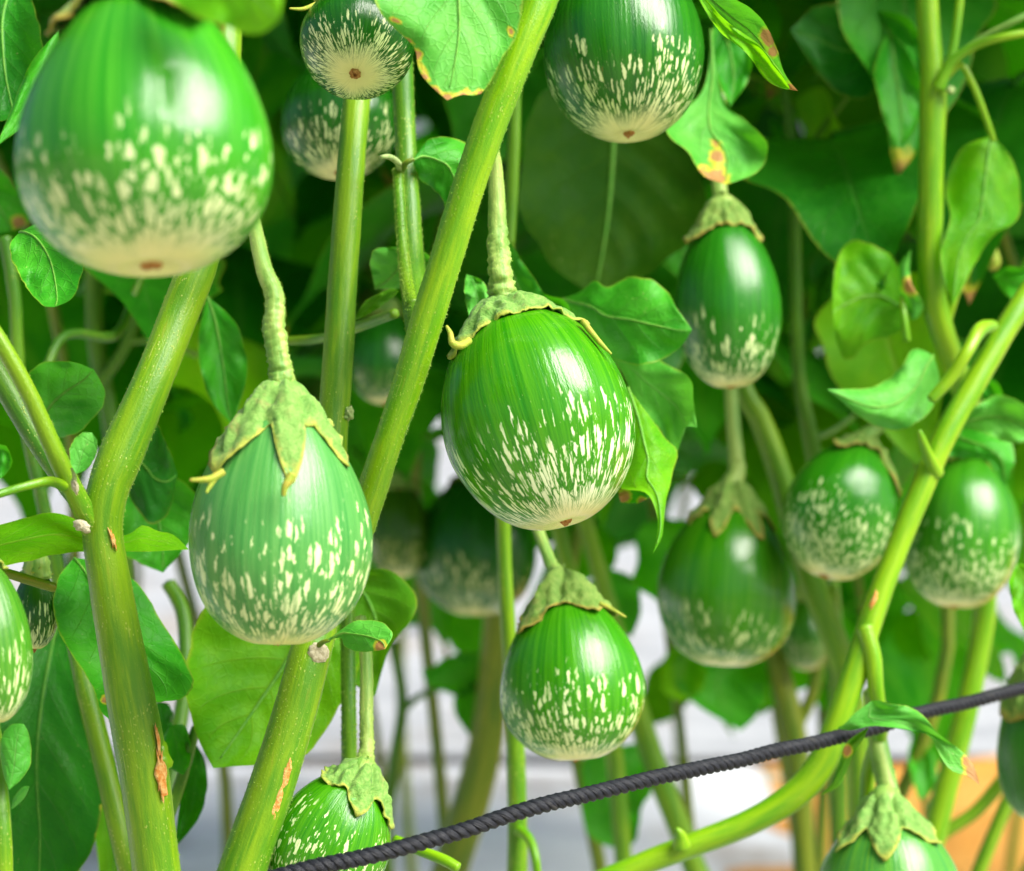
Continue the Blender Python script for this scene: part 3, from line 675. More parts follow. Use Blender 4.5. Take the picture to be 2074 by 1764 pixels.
eggplant('blurred dark eggplant in the shade below the central one', 965, 1105, 245, 285, 0.97, roll=0, pitch=6, egg=0.12, g1=DRK1, g2=(0.012, 0.13, 0.010),
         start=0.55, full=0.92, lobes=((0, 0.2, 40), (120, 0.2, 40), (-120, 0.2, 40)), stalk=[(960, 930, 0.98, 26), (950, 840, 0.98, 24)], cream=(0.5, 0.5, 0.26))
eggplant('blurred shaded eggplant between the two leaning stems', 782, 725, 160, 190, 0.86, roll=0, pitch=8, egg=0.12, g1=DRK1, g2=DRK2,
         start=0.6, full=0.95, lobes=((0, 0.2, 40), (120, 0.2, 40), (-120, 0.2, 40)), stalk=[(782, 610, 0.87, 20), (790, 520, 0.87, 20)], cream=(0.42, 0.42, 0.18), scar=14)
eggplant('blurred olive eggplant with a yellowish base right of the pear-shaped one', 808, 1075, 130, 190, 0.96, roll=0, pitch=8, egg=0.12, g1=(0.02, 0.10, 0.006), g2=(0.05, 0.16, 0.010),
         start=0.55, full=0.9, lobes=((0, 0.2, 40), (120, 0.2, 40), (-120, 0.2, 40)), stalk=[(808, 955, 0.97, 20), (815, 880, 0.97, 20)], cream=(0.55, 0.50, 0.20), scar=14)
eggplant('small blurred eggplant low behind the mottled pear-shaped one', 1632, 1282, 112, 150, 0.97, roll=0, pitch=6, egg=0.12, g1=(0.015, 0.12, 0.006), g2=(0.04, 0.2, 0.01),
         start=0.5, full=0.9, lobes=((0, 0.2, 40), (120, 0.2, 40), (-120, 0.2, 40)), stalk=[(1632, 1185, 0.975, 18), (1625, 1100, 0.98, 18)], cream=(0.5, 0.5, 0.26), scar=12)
eggplant('dark eggplant with a large olive calyx cut off by the right edge', 2105, 1500, 170, 330, 0.76, roll=0, pitch=0, egg=0.18, g1=(0.012, 0.14, 0.012), g2=(0.03, 0.2, 0.02),
         start=0.8, full=1.0, lobes=((-60, 0.42, 50), (0, 0.44, 50), (60, 0.42, 50), (150, 0.4, 50)), cal=0.36, cal_mat='husk_brown', stalk=[(2095, 1300, 0.765, 24), (2100, 1200, 0.765, 22)], scar=12)

# ================================================================== plants in focus
def plant(label, x, y, d, group='eggplant plants in the row'):
    p = P(x, y, d); return root('eggplant_plant', Vector((p.x, p.y, 0)), label, 'plant', group)
def stem(pl, pts, mat='stem', name='stem', ground=False, lean=(0, 0), bump=0.00012, **k):
    c = px(*pts)
    if ground: c = to_ground(c, lean)
    return tube(name, pl, c, M[mat], bump=bump, seed=random.random() * 9, **k)

# ---- left forked plant
A = plant('thick forked stem at the left with an orange scab and a white leaf scar', 330, 1764, 0.59)
stem(A, [(470, -260, 0.66, 60), (462, -60, 0.65, 66), (452, 150, 0.64, 70), (432, 380, 0.62, 76), (402, 530, 0.605, 80), (362, 640, 0.60, 80), (306, 780, 0.59, 80), (246, 920, 0.585, 90), (217, 1000, 0.583, 84), (208, 1080, 0.583, 82), (222, 1180, 0.583, 86), (246, 1320, 0.585, 92), (272, 1460, 0.586, 100), (290, 1560, 0.587, 100), (306, 1680, 0.588, 96), (322, 1800, 0.59, 98), (340, 1960, 0.592, 100)], ground=True, lean=(0.02, 0.02), sides=32)
stem(A, [(200, 1090, 0.583, 56), (168, 1030, 0.578, 44), (120, 935, 0.572, 40), (60, 800, 0.568, 36), (0, 690, 0.566, 34), (-60, 600, 0.566, 32)], name='branch')
stem(A, [(205, 1060, 0.596, 50), (150, 1000, 0.598, 44), (80, 900, 0.60, 46), (20, 800, 0.60, 48), (-60, 660, 0.60, 46)], name='branch', mat='stem_green')
stem(A, [(130, 985, 0.572, 22), (100, 975, 0.566, 20), (50, 985, 0.56, 18), (0, 1000, 0.556, 18), (-60, 1020, 0.55, 18)], name='leaf_stalk', mat='stem_bright')
patch('leaf_scar', A, 166, 1066, 0.5735, 38, 24, 0.45, 'scar', 0.0008, 1.0, stemr=60)
patch('scab', A, 326, 1568, 0.587, 20, 100, -0.1, 'scab', 0.00035, 4.0, lump=0.6, axis=(33, 51))
patch('scab', A, 320, 1500, 0.5865, 8, 70, -0.15, 'scab', 0.0004, 6.0, lump=0.6, axis=(36, 51))
patch('scab', A, 228, 1090, 0.583, 10, 44, -0.3, 'scab', 0.0003, 8.0, lump=0.8, axis=(18, 42))
patch('node', A, 318, 1535, 0.585, 56, 90, -0.12, 'stem_bright', 0.0015, 2.0, stemr=44)
tube('bud', A, px((150, 985, 0.565, 12), (151, 965, 0.563, 9), (146, 948, 0.562, 7)), M['bud'], sides=10, n=5)
patch('leaf_scar', A, 152, 985, 0.5635, 14, 34, -0.2, 'scar', 0.0010, 3.0, stemr=20)
leaf(A, [(154, 960), (142, 935), (144, 900), (166, 876), (186, 876)], [(154, 960), (175, 950), (193, 925), (198, 895), (186, 876)], (0.560, 0.564), 'leaf_pale', cup=-0.002, ruffle=0.0, label='tiny rounded leaf at the fork')
stem(A, [(110, 1190, 0.60, 20), (60, 1175, 0.595, 20), (10, 1160, 0.59, 20), (-50, 1150, 0.585, 20)], name='leaf_stalk', mat='stem_olive')
# leaves of the left plant
leaf(A, [(-60, 1075), (0, 1060), (60, 1045), (120, 1038), (180, 1066), (225, 1084), (262, 1082), (290, 1063), (320, 1076), (350, 1082), (382, 1112)], [(-60, 1160), (0, 1148), (60, 1136), (120, 1125), (180, 1118), (225, 1116), (262, 1116), (290, 1116), (320, 1115), (350, 1114), (382, 1113)], (0.585, 0.615), 'leaf_yellow', cup=0.0, tilt=-0.016, ruffle=0.003, mid=False, label='yellow-green leaf seen edge-on behind the fork')
leaf(A, [(150, 1130), (118, 1170), (108, 1215), (120, 1275), (160, 1350), (190, 1400), (205, 1440), (228, 1462)], [(150, 1130), (215, 1140), (280, 1180), (330, 1270), (388, 1365), (372, 1412), (310, 1425), (228, 1462)], (0.635, 0.615), 'leaf', bow=-0.004, cup=-0.006, tilt=0.004, burns=[(214, 1418, 16)], label='broad dark leaf hanging behind the thick stem')
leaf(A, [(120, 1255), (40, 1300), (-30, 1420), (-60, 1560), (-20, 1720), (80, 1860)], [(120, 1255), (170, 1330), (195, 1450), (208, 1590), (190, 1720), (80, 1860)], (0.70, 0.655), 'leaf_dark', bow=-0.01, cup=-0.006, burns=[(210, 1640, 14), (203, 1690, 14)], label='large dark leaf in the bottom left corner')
leaf(A, [(60, 870), (50, 820), (46, 770), (80, 738), (140, 732), (190, 748)], [(60, 870), (110, 885), (150, 880), (190, 845), (214, 800), (190, 748)], (0.66, 0.63), 'leaf', cup=-0.006, label='rounded shaded leaf left of the fork')
leaf(A, [(40, 470), (20, 500), (40, 560), (80, 615), (110, 622)], [(40, 470), (110, 440), (158, 480), (166, 540), (150, 600), (110, 622)], (0.60, 0.565), 'leaf', cup=-0.005, label='drooping leaf under the large near eggplant')
leaf(A, [(-60, 330), (-70, 400), (-30, 470), (20, 470)], [(-60, 330), (0, 345), (50, 400), (62, 445), (20, 470)], (0.50, 0.49), 'leaf', cup=-0.006, burns=[(40, 452, 26)], label='near leaf with a browned tip on the left edge')
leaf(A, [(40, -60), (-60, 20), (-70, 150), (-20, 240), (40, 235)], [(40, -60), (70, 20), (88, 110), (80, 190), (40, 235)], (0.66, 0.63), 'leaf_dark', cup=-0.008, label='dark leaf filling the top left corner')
leaf(A, [(120, 60), (60, 130), (20, 230), (-10, 300)], [(120, 60), (110, 150), (60, 240), (-10, 300)], (0.58, 0.56), 'leaf', cup=-0.004, label='narrow curling leaf beside the near eggplant')
leaf(A, [(-30, 900), (-40, 940), (-20, 985)], [(-30, 900), (16, 905), (20, 950), (-20, 985)], (0.555, 0.55), 'leaf', cup=-0.003)
leaf(A, [(215, 880), (240, 860), (290, 850), (330, 880), (360, 960)], [(215, 880), (250, 980), (300, 1060), (340, 1040), (360, 960)], (0.66, 0.68), 'leaf_dark', cup=-0.004)
leaf(A, [(420, 600), (400, 700), (420, 800), (470, 860)], [(420, 600), (480, 660), (500, 760), (470, 860)], (0.70, 0.68), 'leaf', cup=-0.006)
leaf(A, [(250, 970), (230, 1040), (250, 1120), (330, 1160)], [(250, 970), (330, 960), (400, 1000), (395, 1080), (330, 1160)], (0.70, 0.68), 'leaf', cup=-0.006, label='dark green leaf right of the fork')
leaf(A, [(200, 1480), (170, 1540), (185, 1640), (200, 1764), (210, 1880)], [(200, 1480), (235, 1560), (262, 1660), (262, 1764), (210, 1880)], (0.74, 0.70), 'leaf_under', cup=-0.003)

# thin stem behind the thick one, with its small leaves
B = plant('thin leaning stem just behind the thick scabbed stem', 262, 1764, 0.64)
stem(B, [(140, 1230, 0.67, 36), (168, 1370, 0.66, 42), (205, 1520, 0.65, 44), (245, 1690, 0.64, 46), (270, 1800, 0.64, 48), (290, 1950, 0.64, 48)], ground=True)
stem(B, [(262, 1750, 0.645, 24), (320, 1700, 0.655, 24), (360, 1600, 0.66, 24), (392, 1490, 0.66, 20), (398, 1470, 0.66, 14)], name='branch', mat='stem_green')
leaf(B, [(345, 1470), (330, 1500), (340, 1550), (372, 1570)], [(345, 1470), (372, 1468), (385, 1500), (386, 1540), (372, 1570)], (0.66, 0.655), 'leaf', cup=-0.003)
leaf(B, [(392, 1500), (372, 1560), (362, 1640), (352, 1720)], [(392, 1500), (415, 1540), (420, 1600), (400, 1660), (352, 1720)], (0.68, 0.67), 'leaf_dark', cup=-0.004)
leaf(B, [(320, 1420), (300, 1450), (310, 1500), (340, 1520)], [(320, 1420), (345, 1430), (350, 1470), (340, 1520)], (0.69, 0.68), 'leaf_dark', cup=-0.003)
stem(B, [(340, 1180, 0.74, 30), (372, 1250, 0.74, 30), (375, 1380, 0.73, 30), (358, 1500, 0.72, 32), (330, 1700, 0.70, 34)], name='branch', mat='stem_green')

# stem on the left edge
C0 = plant('young stem running up the left edge with two small woolly leaves', 0, 1764, 0.56)
stem(C0, [(-30, 1330, 0.575, 26), (-20, 1430, 0.57, 30), (-6, 1560, 0.565, 36), (4, 1680, 0.56, 40), (6, 1800, 0.56, 42), (10, 1950, 0.56, 44)], ground=True)
leaf(C0, [(18, 1600), (4, 1560), (2, 1500), (20, 1468), (48, 1466)], [(18, 1600), (50, 1570), (62, 1530), (60, 1490), (48, 1466)], (0.555, 0.56), 'leaf_pale', cup=0.002, ruffle=0.001, label='small upright grey-green leaf on the left edge')
leaf(C0, [(22, 1640), (28, 1615), (45, 1595), (60, 1592)], [(22, 1640), (38, 1628), (52, 1612), (60, 1592)], (0.555, 0.553), 'leaf_pale', cup=0.002, ruffle=0.0, mid=False)

# ---- central plant: long upright stem with the bright diagonal one
Bc = plant('long upright stem with a white leaf scar, joined by the bright diagonal stem', 480, 1764, 0.60)
stem(Bc, [(760, -260, 0.67, 48), (742, -40, 0.66, 50), (728, 150, 0.645, 54), (712, 330, 0.635, 56), (695, 560, 0.628, 60), (682, 760, 0.622, 62), (672, 900, 0.618, 62), (665, 1080, 0.612, 70), (648, 1240, 0.606, 80), (622, 1350, 0.60, 84), (592, 1460, 0.598, 88), (548, 1600, 0.596, 94), (498, 1740, 0.595, 98), (470, 1830, 0.595, 100), (430, 1980, 0.595, 104)], ground=True, lean=(-0.02, 0.03), sides=32)
stem(Bc, [(1170, -280, 0.585, 78), (1098, -20, 0.578, 76), (1052, 100, 0.575, 72), (1002, 230, 0.575, 69), (948, 380, 0.577, 66), (905, 520, 0.58, 66), (868, 640, 0.583, 68), (825, 780, 0.587, 64), (780, 910, 0.592, 60), (752, 995, 0.597, 62), (720, 1090, 0.603, 62), (672, 1200, 0.608, 62), (648, 1280, 0.608, 50)], name='branch', sides=32, mat='stem_bright')
stem(Bc, [(800, -120, 0.66, 44), (812, 100, 0.652, 44), (822, 300, 0.645, 42), (832, 480, 0.63, 46), (838, 580, 0.615, 52), (846, 640, 0.60, 58), (850, 690, 0.59, 48)], name='branch', mat='stem_green')
stem(Bc, [(806, 345, 0.635, 20), (812, 450, 0.625, 22), (822, 560, 0.612, 26), (836, 620, 0.60, 30)], name='branch', mat='stem')
patch('leaf_scar', Bc, 645, 1322, 0.6005, 44, 42, 0.25, 'scar', 0.00015, 5.0, lump=0.25, axis=(13, 42))
patch('scab', Bc, 580, 1570, 0.5968, 18, 80, 0.25, 'scab', 0.0004, 9.0, lump=0.5, axis=(22, 47))
patch('scab', Bc, 556, 1645, 0.5962, 20, 116, 0.28, 'scab', 0.0004, 12.0, lump=0.5, axis=(22, 48))
patch('node', Bc, 704, 838, 0.618, 26, 34, 0.3, 'bud', 0.0016, 2.0, stemr=14)
tube('bud', Bc, px((812, 345, 0.635, 18), (806, 330, 0.63, 14), (790, 318, 0.625, 12), (772, 318, 0.62, 8)), M['bud'], sides=10, n=5)
tube('leaf_stalk', Bc, px((814, 345, 0.635, 14), (822, 330, 0.63, 12), (838, 322, 0.63, 8)), M['stem_olive'], sides=10, n=5)
leaf(Bc, [(836, 325), (850, 360), (872, 382), (895, 400), (905, 445)], [(836, 325), (865, 285), (905, 278), (948, 295), (950, 370), (905, 445)], (0.632, 0.645), 'leaf', cup=0.006, label='small folded leaf tucked behind the diagonal stem')
leaf(Bc, [(660, 1300), (690, 1292), (700, 1312), (740, 1320), (780, 1315)], [(660, 1300), (695, 1272), (725, 1255), (765, 1258), (795, 1282), (780, 1315)], (0.593, 0.578), 'leaf_pale', cup=0.003, ruffle=0.002, burns=[(770, 1308, 20)], label='small crinkled leaf at the white leaf scar')
tube('bud', Bc, px((640, 1312, 0.596, 13), (655, 1300, 0.593, 10), (668, 1297, 0.592, 7)), M['stem_olive'], sides=10, n=4)
leaf(Bc, [(640, 1180), (500, 1150), (410, 1230), (378, 1380), (395, 1480), (432, 1556)], [(640, 1180), (700, 1290), (735, 1360), (690, 1450), (600, 1530), (432, 1556)], (0.675, 0.645), 'leaf_yellow', cup=-0.006, tilt=0.004, midpts=[(640, 1180), (590, 1320), (520, 1430), (432, 1556)], label='large yellow-green leaf lit from behind under the pale eggplant', midw=12)
leaf(Bc, [(700, 1180), (680, 1280), (700, 1370), (760, 1410)], [(700, 1180), (770, 1150), (832, 1195), (838, 1250), (790, 1310), (760, 1410)], (0.69, 0.675), 'leaf_under', cup=-0.004, label='olive leaf behind the pale eggplant')
stem(Bc, [(704, 1200, 0.66, 30), (705, 1320, 0.655, 30), (706, 1450, 0.65, 30), (706, 1580, 0.65, 30), (700, 1800, 0.65, 32), (690, 2000, 0.65, 34)], name='branch', mat='stem_green')
# leaves above
leaf(Bc, [(900, -280), (790, -150), (745, -40), (790, 40), (838, 95), (850, 140), (878, 180), (906, 203)], [(900, -280), (1040, -160), (1060, -40), (1045, 60), (1015, 130), (975, 190), (935, 192), (906, 203)], (0.575, 0.545), 'leaf_pale', bow=-0.006, cup=0.002, tilt=0.004, burns=[(800, 45, 14), (845, 112, 22), (858, 150, 16), (880, 182, 18), (906, 203, 26), (940, 194, 20), (972, 190, 16), (825, 80, 14), (1035, 65, 10)], label='big grey-green leaf with a scorched margin hanging from the top', midpts=[(900, -280), (920, -100), (930, 60), (906, 203)])
leaf(Bc, [(760, 585), (750, 540), (760, 505), (800, 500)], [(760, 585), (830, 580), (875, 545), (860, 510), (800, 500)], (0.67, 0.66), 'leaf_pale', cup=-0.004, label='bright leaf between the upright and diagonal stems')
leaf(Bc, [(715, 650), (740, 610), (790, 585), (808, 590)], [(715, 650), (740, 640), (780, 615), (808, 590)], (0.66, 0.65), 'leaf_under', cup=0.002, mid=False)
stem(Bc, [(580, 690, 0.70, 18), (650, 685, 0.69, 20), (730, 660, 0.665, 22), (800, 635, 0.64, 20)], name='leaf_stalk', mat='stem')
leaf(Bc, [(1025, 480), (1010, 560), (1050, 640), (1160, 650)], [(1025, 480), (1060, 530), (1100, 590), (1145, 610), (1160, 650)], (0.69, 0.675), 'leaf', cup=-0.004, label='leaf behind the stalk of the central eggplant')
leaf(Bc, [(945, 555), (940, 590), (950, 640)], [(945, 555), (978, 570), (988, 610), (950, 640)], (0.65, 0.64), 'leaf_pale', cup=-0.003)
leaf(Bc, [(1140, 605), (1180, 660), (1240, 725), (1310, 738), (1372, 708), (1402, 668)], [(1140, 605), (1175, 590), (1205, 568), (1230, 580), (1290, 560), (1345, 585), (1375, 630), (1402, 668)], (0.70, 0.665), 'leaf', bow=-0.01, cup=0.006, label='bright wavy leaf above the shoulder of the central eggplant')
leaf(Bc, [(1235, 716), (1262, 760), (1290, 820), (1335, 870), (1372, 912), (1385, 868), (1412, 866)], [(1235, 716), (1300, 722), (1345, 736), (1396, 765), (1404, 810), (1408, 840), (1412, 866)], (0.712, 0.655), 'leaf_pale', bow=-0.004, cup=-0.003, mid=False, label='grey-green leaf behind the right side of the central eggplant')
leaf(Bc, [(1272, 785), (1275, 850), (1262, 930), (1252, 985), (1300, 995), (1318, 1010), (1332, 1050), (1330, 1090), (1322, 1122)], [(1272, 785), (1320, 850), (1350, 890), (1371, 918), (1364, 965), (1350, 1010), (1344, 1060), (1340, 1090), (1322, 1122)], (0.665, 0.63), 'leaf_yellow', bow=-0.004, cup=0.006, label='yellow-green drooping leaf with a thin tail beside the central eggplant')
leaf(Bc, [(1252, 990), (1258, 1015), (1290, 1020)], [(1252, 990), (1300, 985), (1325, 1000), (1290, 1020)], (0.655, 0.65), 'leaf', burns=[(1262, 1005, 26), (1300, 1015, 16)], mid=False)
# leaf in front of the near eggplant
leaf(A, [(300, -140), (310, -60), (360, 10), (450, 50), (520, 70), (566, 40)], [(300, -140), (430, -150), (540, -100), (575, -30), (566, 40)], (0.46, 0.415), 'leaf_yellow', cup=0.004, label='blurred bright leaf in front of the near eggplant')

# ---- plants right of centre
D = plant('green stem hanging with the yellow-edged folded leaf at the top right', 1440, 1764, 0.84)
leaf(D, [(1390, -60), (1420, 10), (1455, 60), (1510, 100), (1555, 150), (1590, 178), (1616, 184)], [(1390, -60), (1450, -20), (1500, 5), (1545, 40), (1570, 90), (1590, 150), (1616, 184)], (0.615, 0.60), 'leaf_pale', cup=-0.004, tilt=-0.006, burns=[(1556, 75, 34), (1565, 105, 20), (1600, 180, 26), (1612, 182, 20)], label='folded leaf with a browned curled tip at the top', midw=6)
leaf(D, [(1405, -30), (1425, 15), (1460, 66), (1512, 108), (1550, 160), (1585, 180), (1600, 180)], [(1405, -30), (1440, 10), (1480, 50), (1535, 88), (1570, 130), (1590, 160), (1600, 180)], (0.600, 0.584), 'leaf_yellow', cup=-0.003, mid=False, label='yellow underside of the folded leaf')
leaf(D, [(1440, 60), (1425, 180), (1345, 262), (1395, 310), (1425, 355), (1470, 374)], [(1440, 60), (1465, 200), (1515, 245), (1552, 290), (1540, 345), (1470, 374)], (0.735, 0.69), 'leaf_pale', bow=0.0, cup=-0.004, burns=[(1450, 360, 40), (1452, 318, 26), (1450, 292, 16), (1425, 345, 20)], label='grey-green leaf with a burnt hole and tip beside the top dark eggplant')
leaf(D, [(1450, 40), (1440, 120), (1480, 215)], [(1450, 40), (1512, 80), (1520, 150), (1480, 215)], (0.75, 0.73), 'leaf', cup=-0.004)
leaf(D, [(1245, 130), (1110, 180), (1055, 290), (1060, 420), (1110, 530), (1205, 600)], [(1245, 130), (1370, 190), (1425, 310), (1420, 430), (1340, 540), (1205, 600)], (0.82, 0.80), 'leaf_olive_shade', cup=-0.008, midpts=[(1245, 130), (1242, 300), (1230, 450), (1205, 600)], midw=12, label='broad olive leaf in the shade behind the top dark eggplant')
leaf(D, [(1330, 330), (1300, 420), (1330, 520), (1400, 580)], [(1330, 330), (1400, 360), (1440, 450), (1400, 580)], (0.84, 0.82), 'leaf', cup=-0.006)
stem(D, [(1455, 250, 0.76, 26), (1470, 100, 0.77, 28), (1480, -60, 0.78, 28), (1490, -300, 0.78, 26)], mat='stem_green')
stem(D, [(1420, 500, 0.84, 30), (1500, 770, 0.83, 40), (1540, 850, 0.83, 46), (1580, 960, 0.83, 50), (1612, 1080, 0.83, 50), (1660, 1220, 0.83, 54), (1705, 1340, 0.83, 52), (1735, 1480, 0.83, 50), (1745, 1650, 0.83, 52), (1750, 1900, 0.83, 54)], ground=True, name='stem')
stem(D, [(1700, 1320, 0.835, 24), (1690, 1250, 0.835, 24), (1688, 1190, 0.83, 20)], name='branch')

E = plant('bright yellow-green upright stem near the right edge with a knobbly node', 1900, 1764, 0.80)
stem(E, [(1868, -260, 0.745, 40), (1876, -20, 0.745, 44), (1886, 120, 0.745, 46), (1890, 190, 0.745, 54), (1886, 320, 0.745, 50), (1884, 480, 0.748, 52), (1892, 610, 0.752, 54), (1925, 720, 0.76, 50), (1960, 820, 0.775, 50), (1985, 1000, 0.82, 50), (1995, 1220, 0.84, 46), (1962, 1420, 0.84, 46), (1905, 1640, 0.84, 48), (1870, 1790, 0.84, 50), (1850, 1950, 0.84, 52)], mat='stem_bright', ground=True, sides=24)
stem(E, [(1905, 170, 0.742, 26), (1925, 120, 0.742, 20), (1938, 50, 0.742, 18), (1950, -60, 0.742, 18)], name='branch', mat='stem_bright')
stem(E, [(1900, 180, 0.74, 30), (1925, 130, 0.738, 20), (1970, 95, 0.735, 18), (2030, 75, 0.73, 17), (2110, 62, 0.73, 16)], name='branch', mat='stem_bright')
stem(E, [(1940, 115, 0.737, 16), (1985, 80, 0.735, 15), (2050, 45, 0.73, 14), (2100, 20, 0.73, 14)], name='branch', mat='stalk')
stem(E, [(1910, 160, 0.742, 20), (1945, 132, 0.74, 14), (1970, 170, 0.74, 14), (1995, 235, 0.742, 14), (2012, 285, 0.745, 12)], name='leaf_stalk', mat='stem_bright')
patch('node', E, 1906, 165, 0.7385, 18, 26, 0, 'scar', 0.0006, 3.0, stemr=30)
patch('node', E, 1925, 182, 0.738, 18, 18, 0, 'bud', 0.002, 4.0, stemr=30)
leaf(E, [(2010, 275), (1950, 300), (1915, 380), (1925, 440), (1905, 520), (1930, 620)], [(2010, 275), (2050, 320), (2068, 390), (2055, 450), (2000, 490), (1930, 620)], (0.75, 0.735), 'leaf_yellow', cup=0.006, label='hanging yellow-green leaf at the right')
leaf(E, [(1850, 640), (1810, 680), (1760, 690), (1720, 735), (1695, 700), (1688, 640)], [(1850, 640), (1835, 560), (1800, 510), (1720, 488), (1688, 560), (1688, 640)], (0.755, 0.74), 'leaf_yellow', cup=0.004, label='lobed yellow-green leaf left of the bright upright stem')
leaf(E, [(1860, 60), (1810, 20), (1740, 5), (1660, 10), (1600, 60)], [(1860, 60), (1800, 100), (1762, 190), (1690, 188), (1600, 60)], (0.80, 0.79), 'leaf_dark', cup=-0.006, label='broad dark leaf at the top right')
leaf(E, [(1800, 60), (1770, 140), (1790, 240), (1822, 302)], [(1800, 60), (1840, 100), (1865, 190), (1855, 260), (1822, 302)], (0.79, 0.77), 'leaf', cup=-0.006)
leaf(E, [(1740, 20), (1800, 60), (1850, 130), (1870, 200)], [(1740, 20), (1830, 30), (1868, 90), (1870, 200)], (0.80, 0.77), 'leaf', cup=-0.005)
tube('bud', E, px((2015, 470, 0.80, 10), (2010, 500, 0.80, 18), (2012, 530, 0.80, 30), (2005, 545, 0.80, 18)), M['tip'], sides=12, n=5)
leaf(E, [(2010, 560), (2040, 600), (2074, 610), (2120, 600)], [(2010, 560), (2040, 540), (2090, 550), (2120, 600)], (0.77, 0.75), 'leaf', cup=-0.003)
leaf(E, [(1850, 650), (1825, 600), (1820, 540), (1845, 505)], [(1850, 650), (1870, 620), (1845, 570), (1845, 505)], (0.745, 0.735), 'leaf_pale', cup=0.004, mid=False, burns=[(1845, 580, 30)])
stem(E, [(1838, 690, 0.742, 16), (1832, 650, 0.742, 16), (1826, 600, 0.744, 10)], name='leaf_stalk', mat='stem_bright')
stem(E, [(1910, 690, 0.755, 16), (1935, 600, 0.752, 16), (1965, 540, 0.75, 12), (1975, 500, 0.75, 10)], name='leaf_stalk', mat='stem_bright')

Fp = plant('bright diagonal branch sweeping from the right edge down to the bottom centre', 1230, 1764, 0.70)
stem(Fp, [(2260, 330, 0.75, 40), (2150, 500, 0.74, 44), (2060, 630, 0.73, 46), (1980, 765, 0.722, 48), (1915, 880, 0.716, 48), (1862, 1000, 0.712, 48), (1810, 1130, 0.708, 46), (1766, 1250, 0.704, 48), (1738, 1340, 0.702, 52), (1705, 1440, 0.70, 54), (1668, 1540, 0.70, 58), (1610, 1610, 0.70, 58), (1520, 1665, 0.70, 52), (1400, 1712, 0.70, 50), (1290, 1755, 0.70, 48), (1180, 1810, 0.70, 50), (1100, 1900, 0.70, 52)], mat='stem_bright', ground=True, lean=(0.0, 0.05), sides=28)
stem(Fp, [(1752, 1270, 0.70, 36), (1768, 1330, 0.698, 34), (1774, 1400, 0.698, 32), (1782, 1480, 0.705, 32), (1760, 1560, 0.715, 30), (1755, 1650, 0.72, 28)], name='branch', mat='stem_bright')
stem(Fp, [(1885, 810, 0.70, 22), (1925, 765, 0.70, 26), (1960, 710, 0.70, 26), (1985, 668, 0.708, 30), (2010, 660, 0.72, 24)], name='branch', mat='stem_bright')
tube('bud', Fp, px((1896, 960, 0.712, 34), (1878, 918, 0.706, 22), (1868, 890, 0.703, 16), (1862, 872, 0.702, 9)), M['stem_bright'], sides=10, n=5)
tube('bud', Fp, px((1380, 1712, 0.695, 40), (1378, 1690, 0.693, 22), (1370, 1678, 0.692, 8)), M['stem_bright'], sides=10, n=5)
patch('scab', Fp, 1770, 1215, 0.696, 12, 40, 0.4, 'scab', 0.0005, 8.0, lump=0.6, stemr=24)
leaf(Fp, [(1890, 720), (1850, 705), (1820, 745), (1765, 785), (1675, 788)], [(1890, 720), (1902, 770), (1885, 830), (1830, 868), (1760, 855), (1675, 788)], (0.72, 0.69), 'leaf_pale', bow=-0.004, cup=0.006, label='bright leaf curling over the tilted speckled eggplant')
leaf(Fp, [(1940, 860), (1980, 820), (2030, 800), (2090, 830), (2130, 880)], [(1940, 860), (2000, 880), (2060, 898), (2130, 880)], (0.74, 0.72), 'leaf_pale', cup=-0.004, label='grey-green leaf on the right edge')
leaf(Fp, [(1935, 870), (1905, 915), (1950, 930), (2000, 935), (2035, 985)], [(1935, 870), (1990, 860), (2040, 880), (2056, 930), (2035, 985)], (0.775, 0.755), 'leaf', bow=-0.012, cup=0.004, label='drooping leaf over the right-hand speckled eggplant')
leaf(Fp, [(1960, 740), (1985, 790), (2000, 850)], [(1960, 740), (2015, 770), (2035, 820), (2000, 850)], (0.75, 0.74), 'leaf', cup=-0.004)
leaf(Fp, [(1765, 1420), (1730, 1445), (1705, 1470), (1690, 1475), (1720, 1480), (1770, 1470), (1830, 1478), (1880, 1490), (1920, 1555), (1960, 1572), (1984, 1590)], [(1765, 1420), (1775, 1418), (1790, 1422), (1800, 1424), (1820, 1428), (1840, 1432), (1870, 1450), (1900, 1485), (1940, 1515), (1972, 1550), (1984, 1590)], (0.655, 0.645), 'leaf_pale', cup=-0.004, tilt=0.0, burns=[(1972, 1565, 34), (1984, 1585, 30), (1958, 1540, 18)], mid=False, label='arching leaf with a dry straw-coloured tip above the rope')
leaf(Fp, [(1760, 1472), (1718, 1500), (1700, 1540), (1685, 1585), (1660, 1612)], [(1760, 1472), (1745, 1505), (1728, 1530), (1700, 1590), (1660, 1612)], (0.655, 0.66), 'leaf_under', cup=0.003, mid=False, burns=[(1715, 1520, 20)])
leaf(Fp, [(2060, 1140), (2044, 1180), (2052, 1230), (2080, 1290)], [(2060, 1140), (2100, 1160), (2110, 1230), (2080, 1290)], (0.70, 0.69), 'leaf_yellow', cup=-0.004)
leaf(Fp, [(1560, 240), (1570, 330), (1600, 400)], [(1560, 240), (1600, 280), (1615, 350), (1600, 400)], (0.90, 0.88), 'leaf', cup=-0.004)

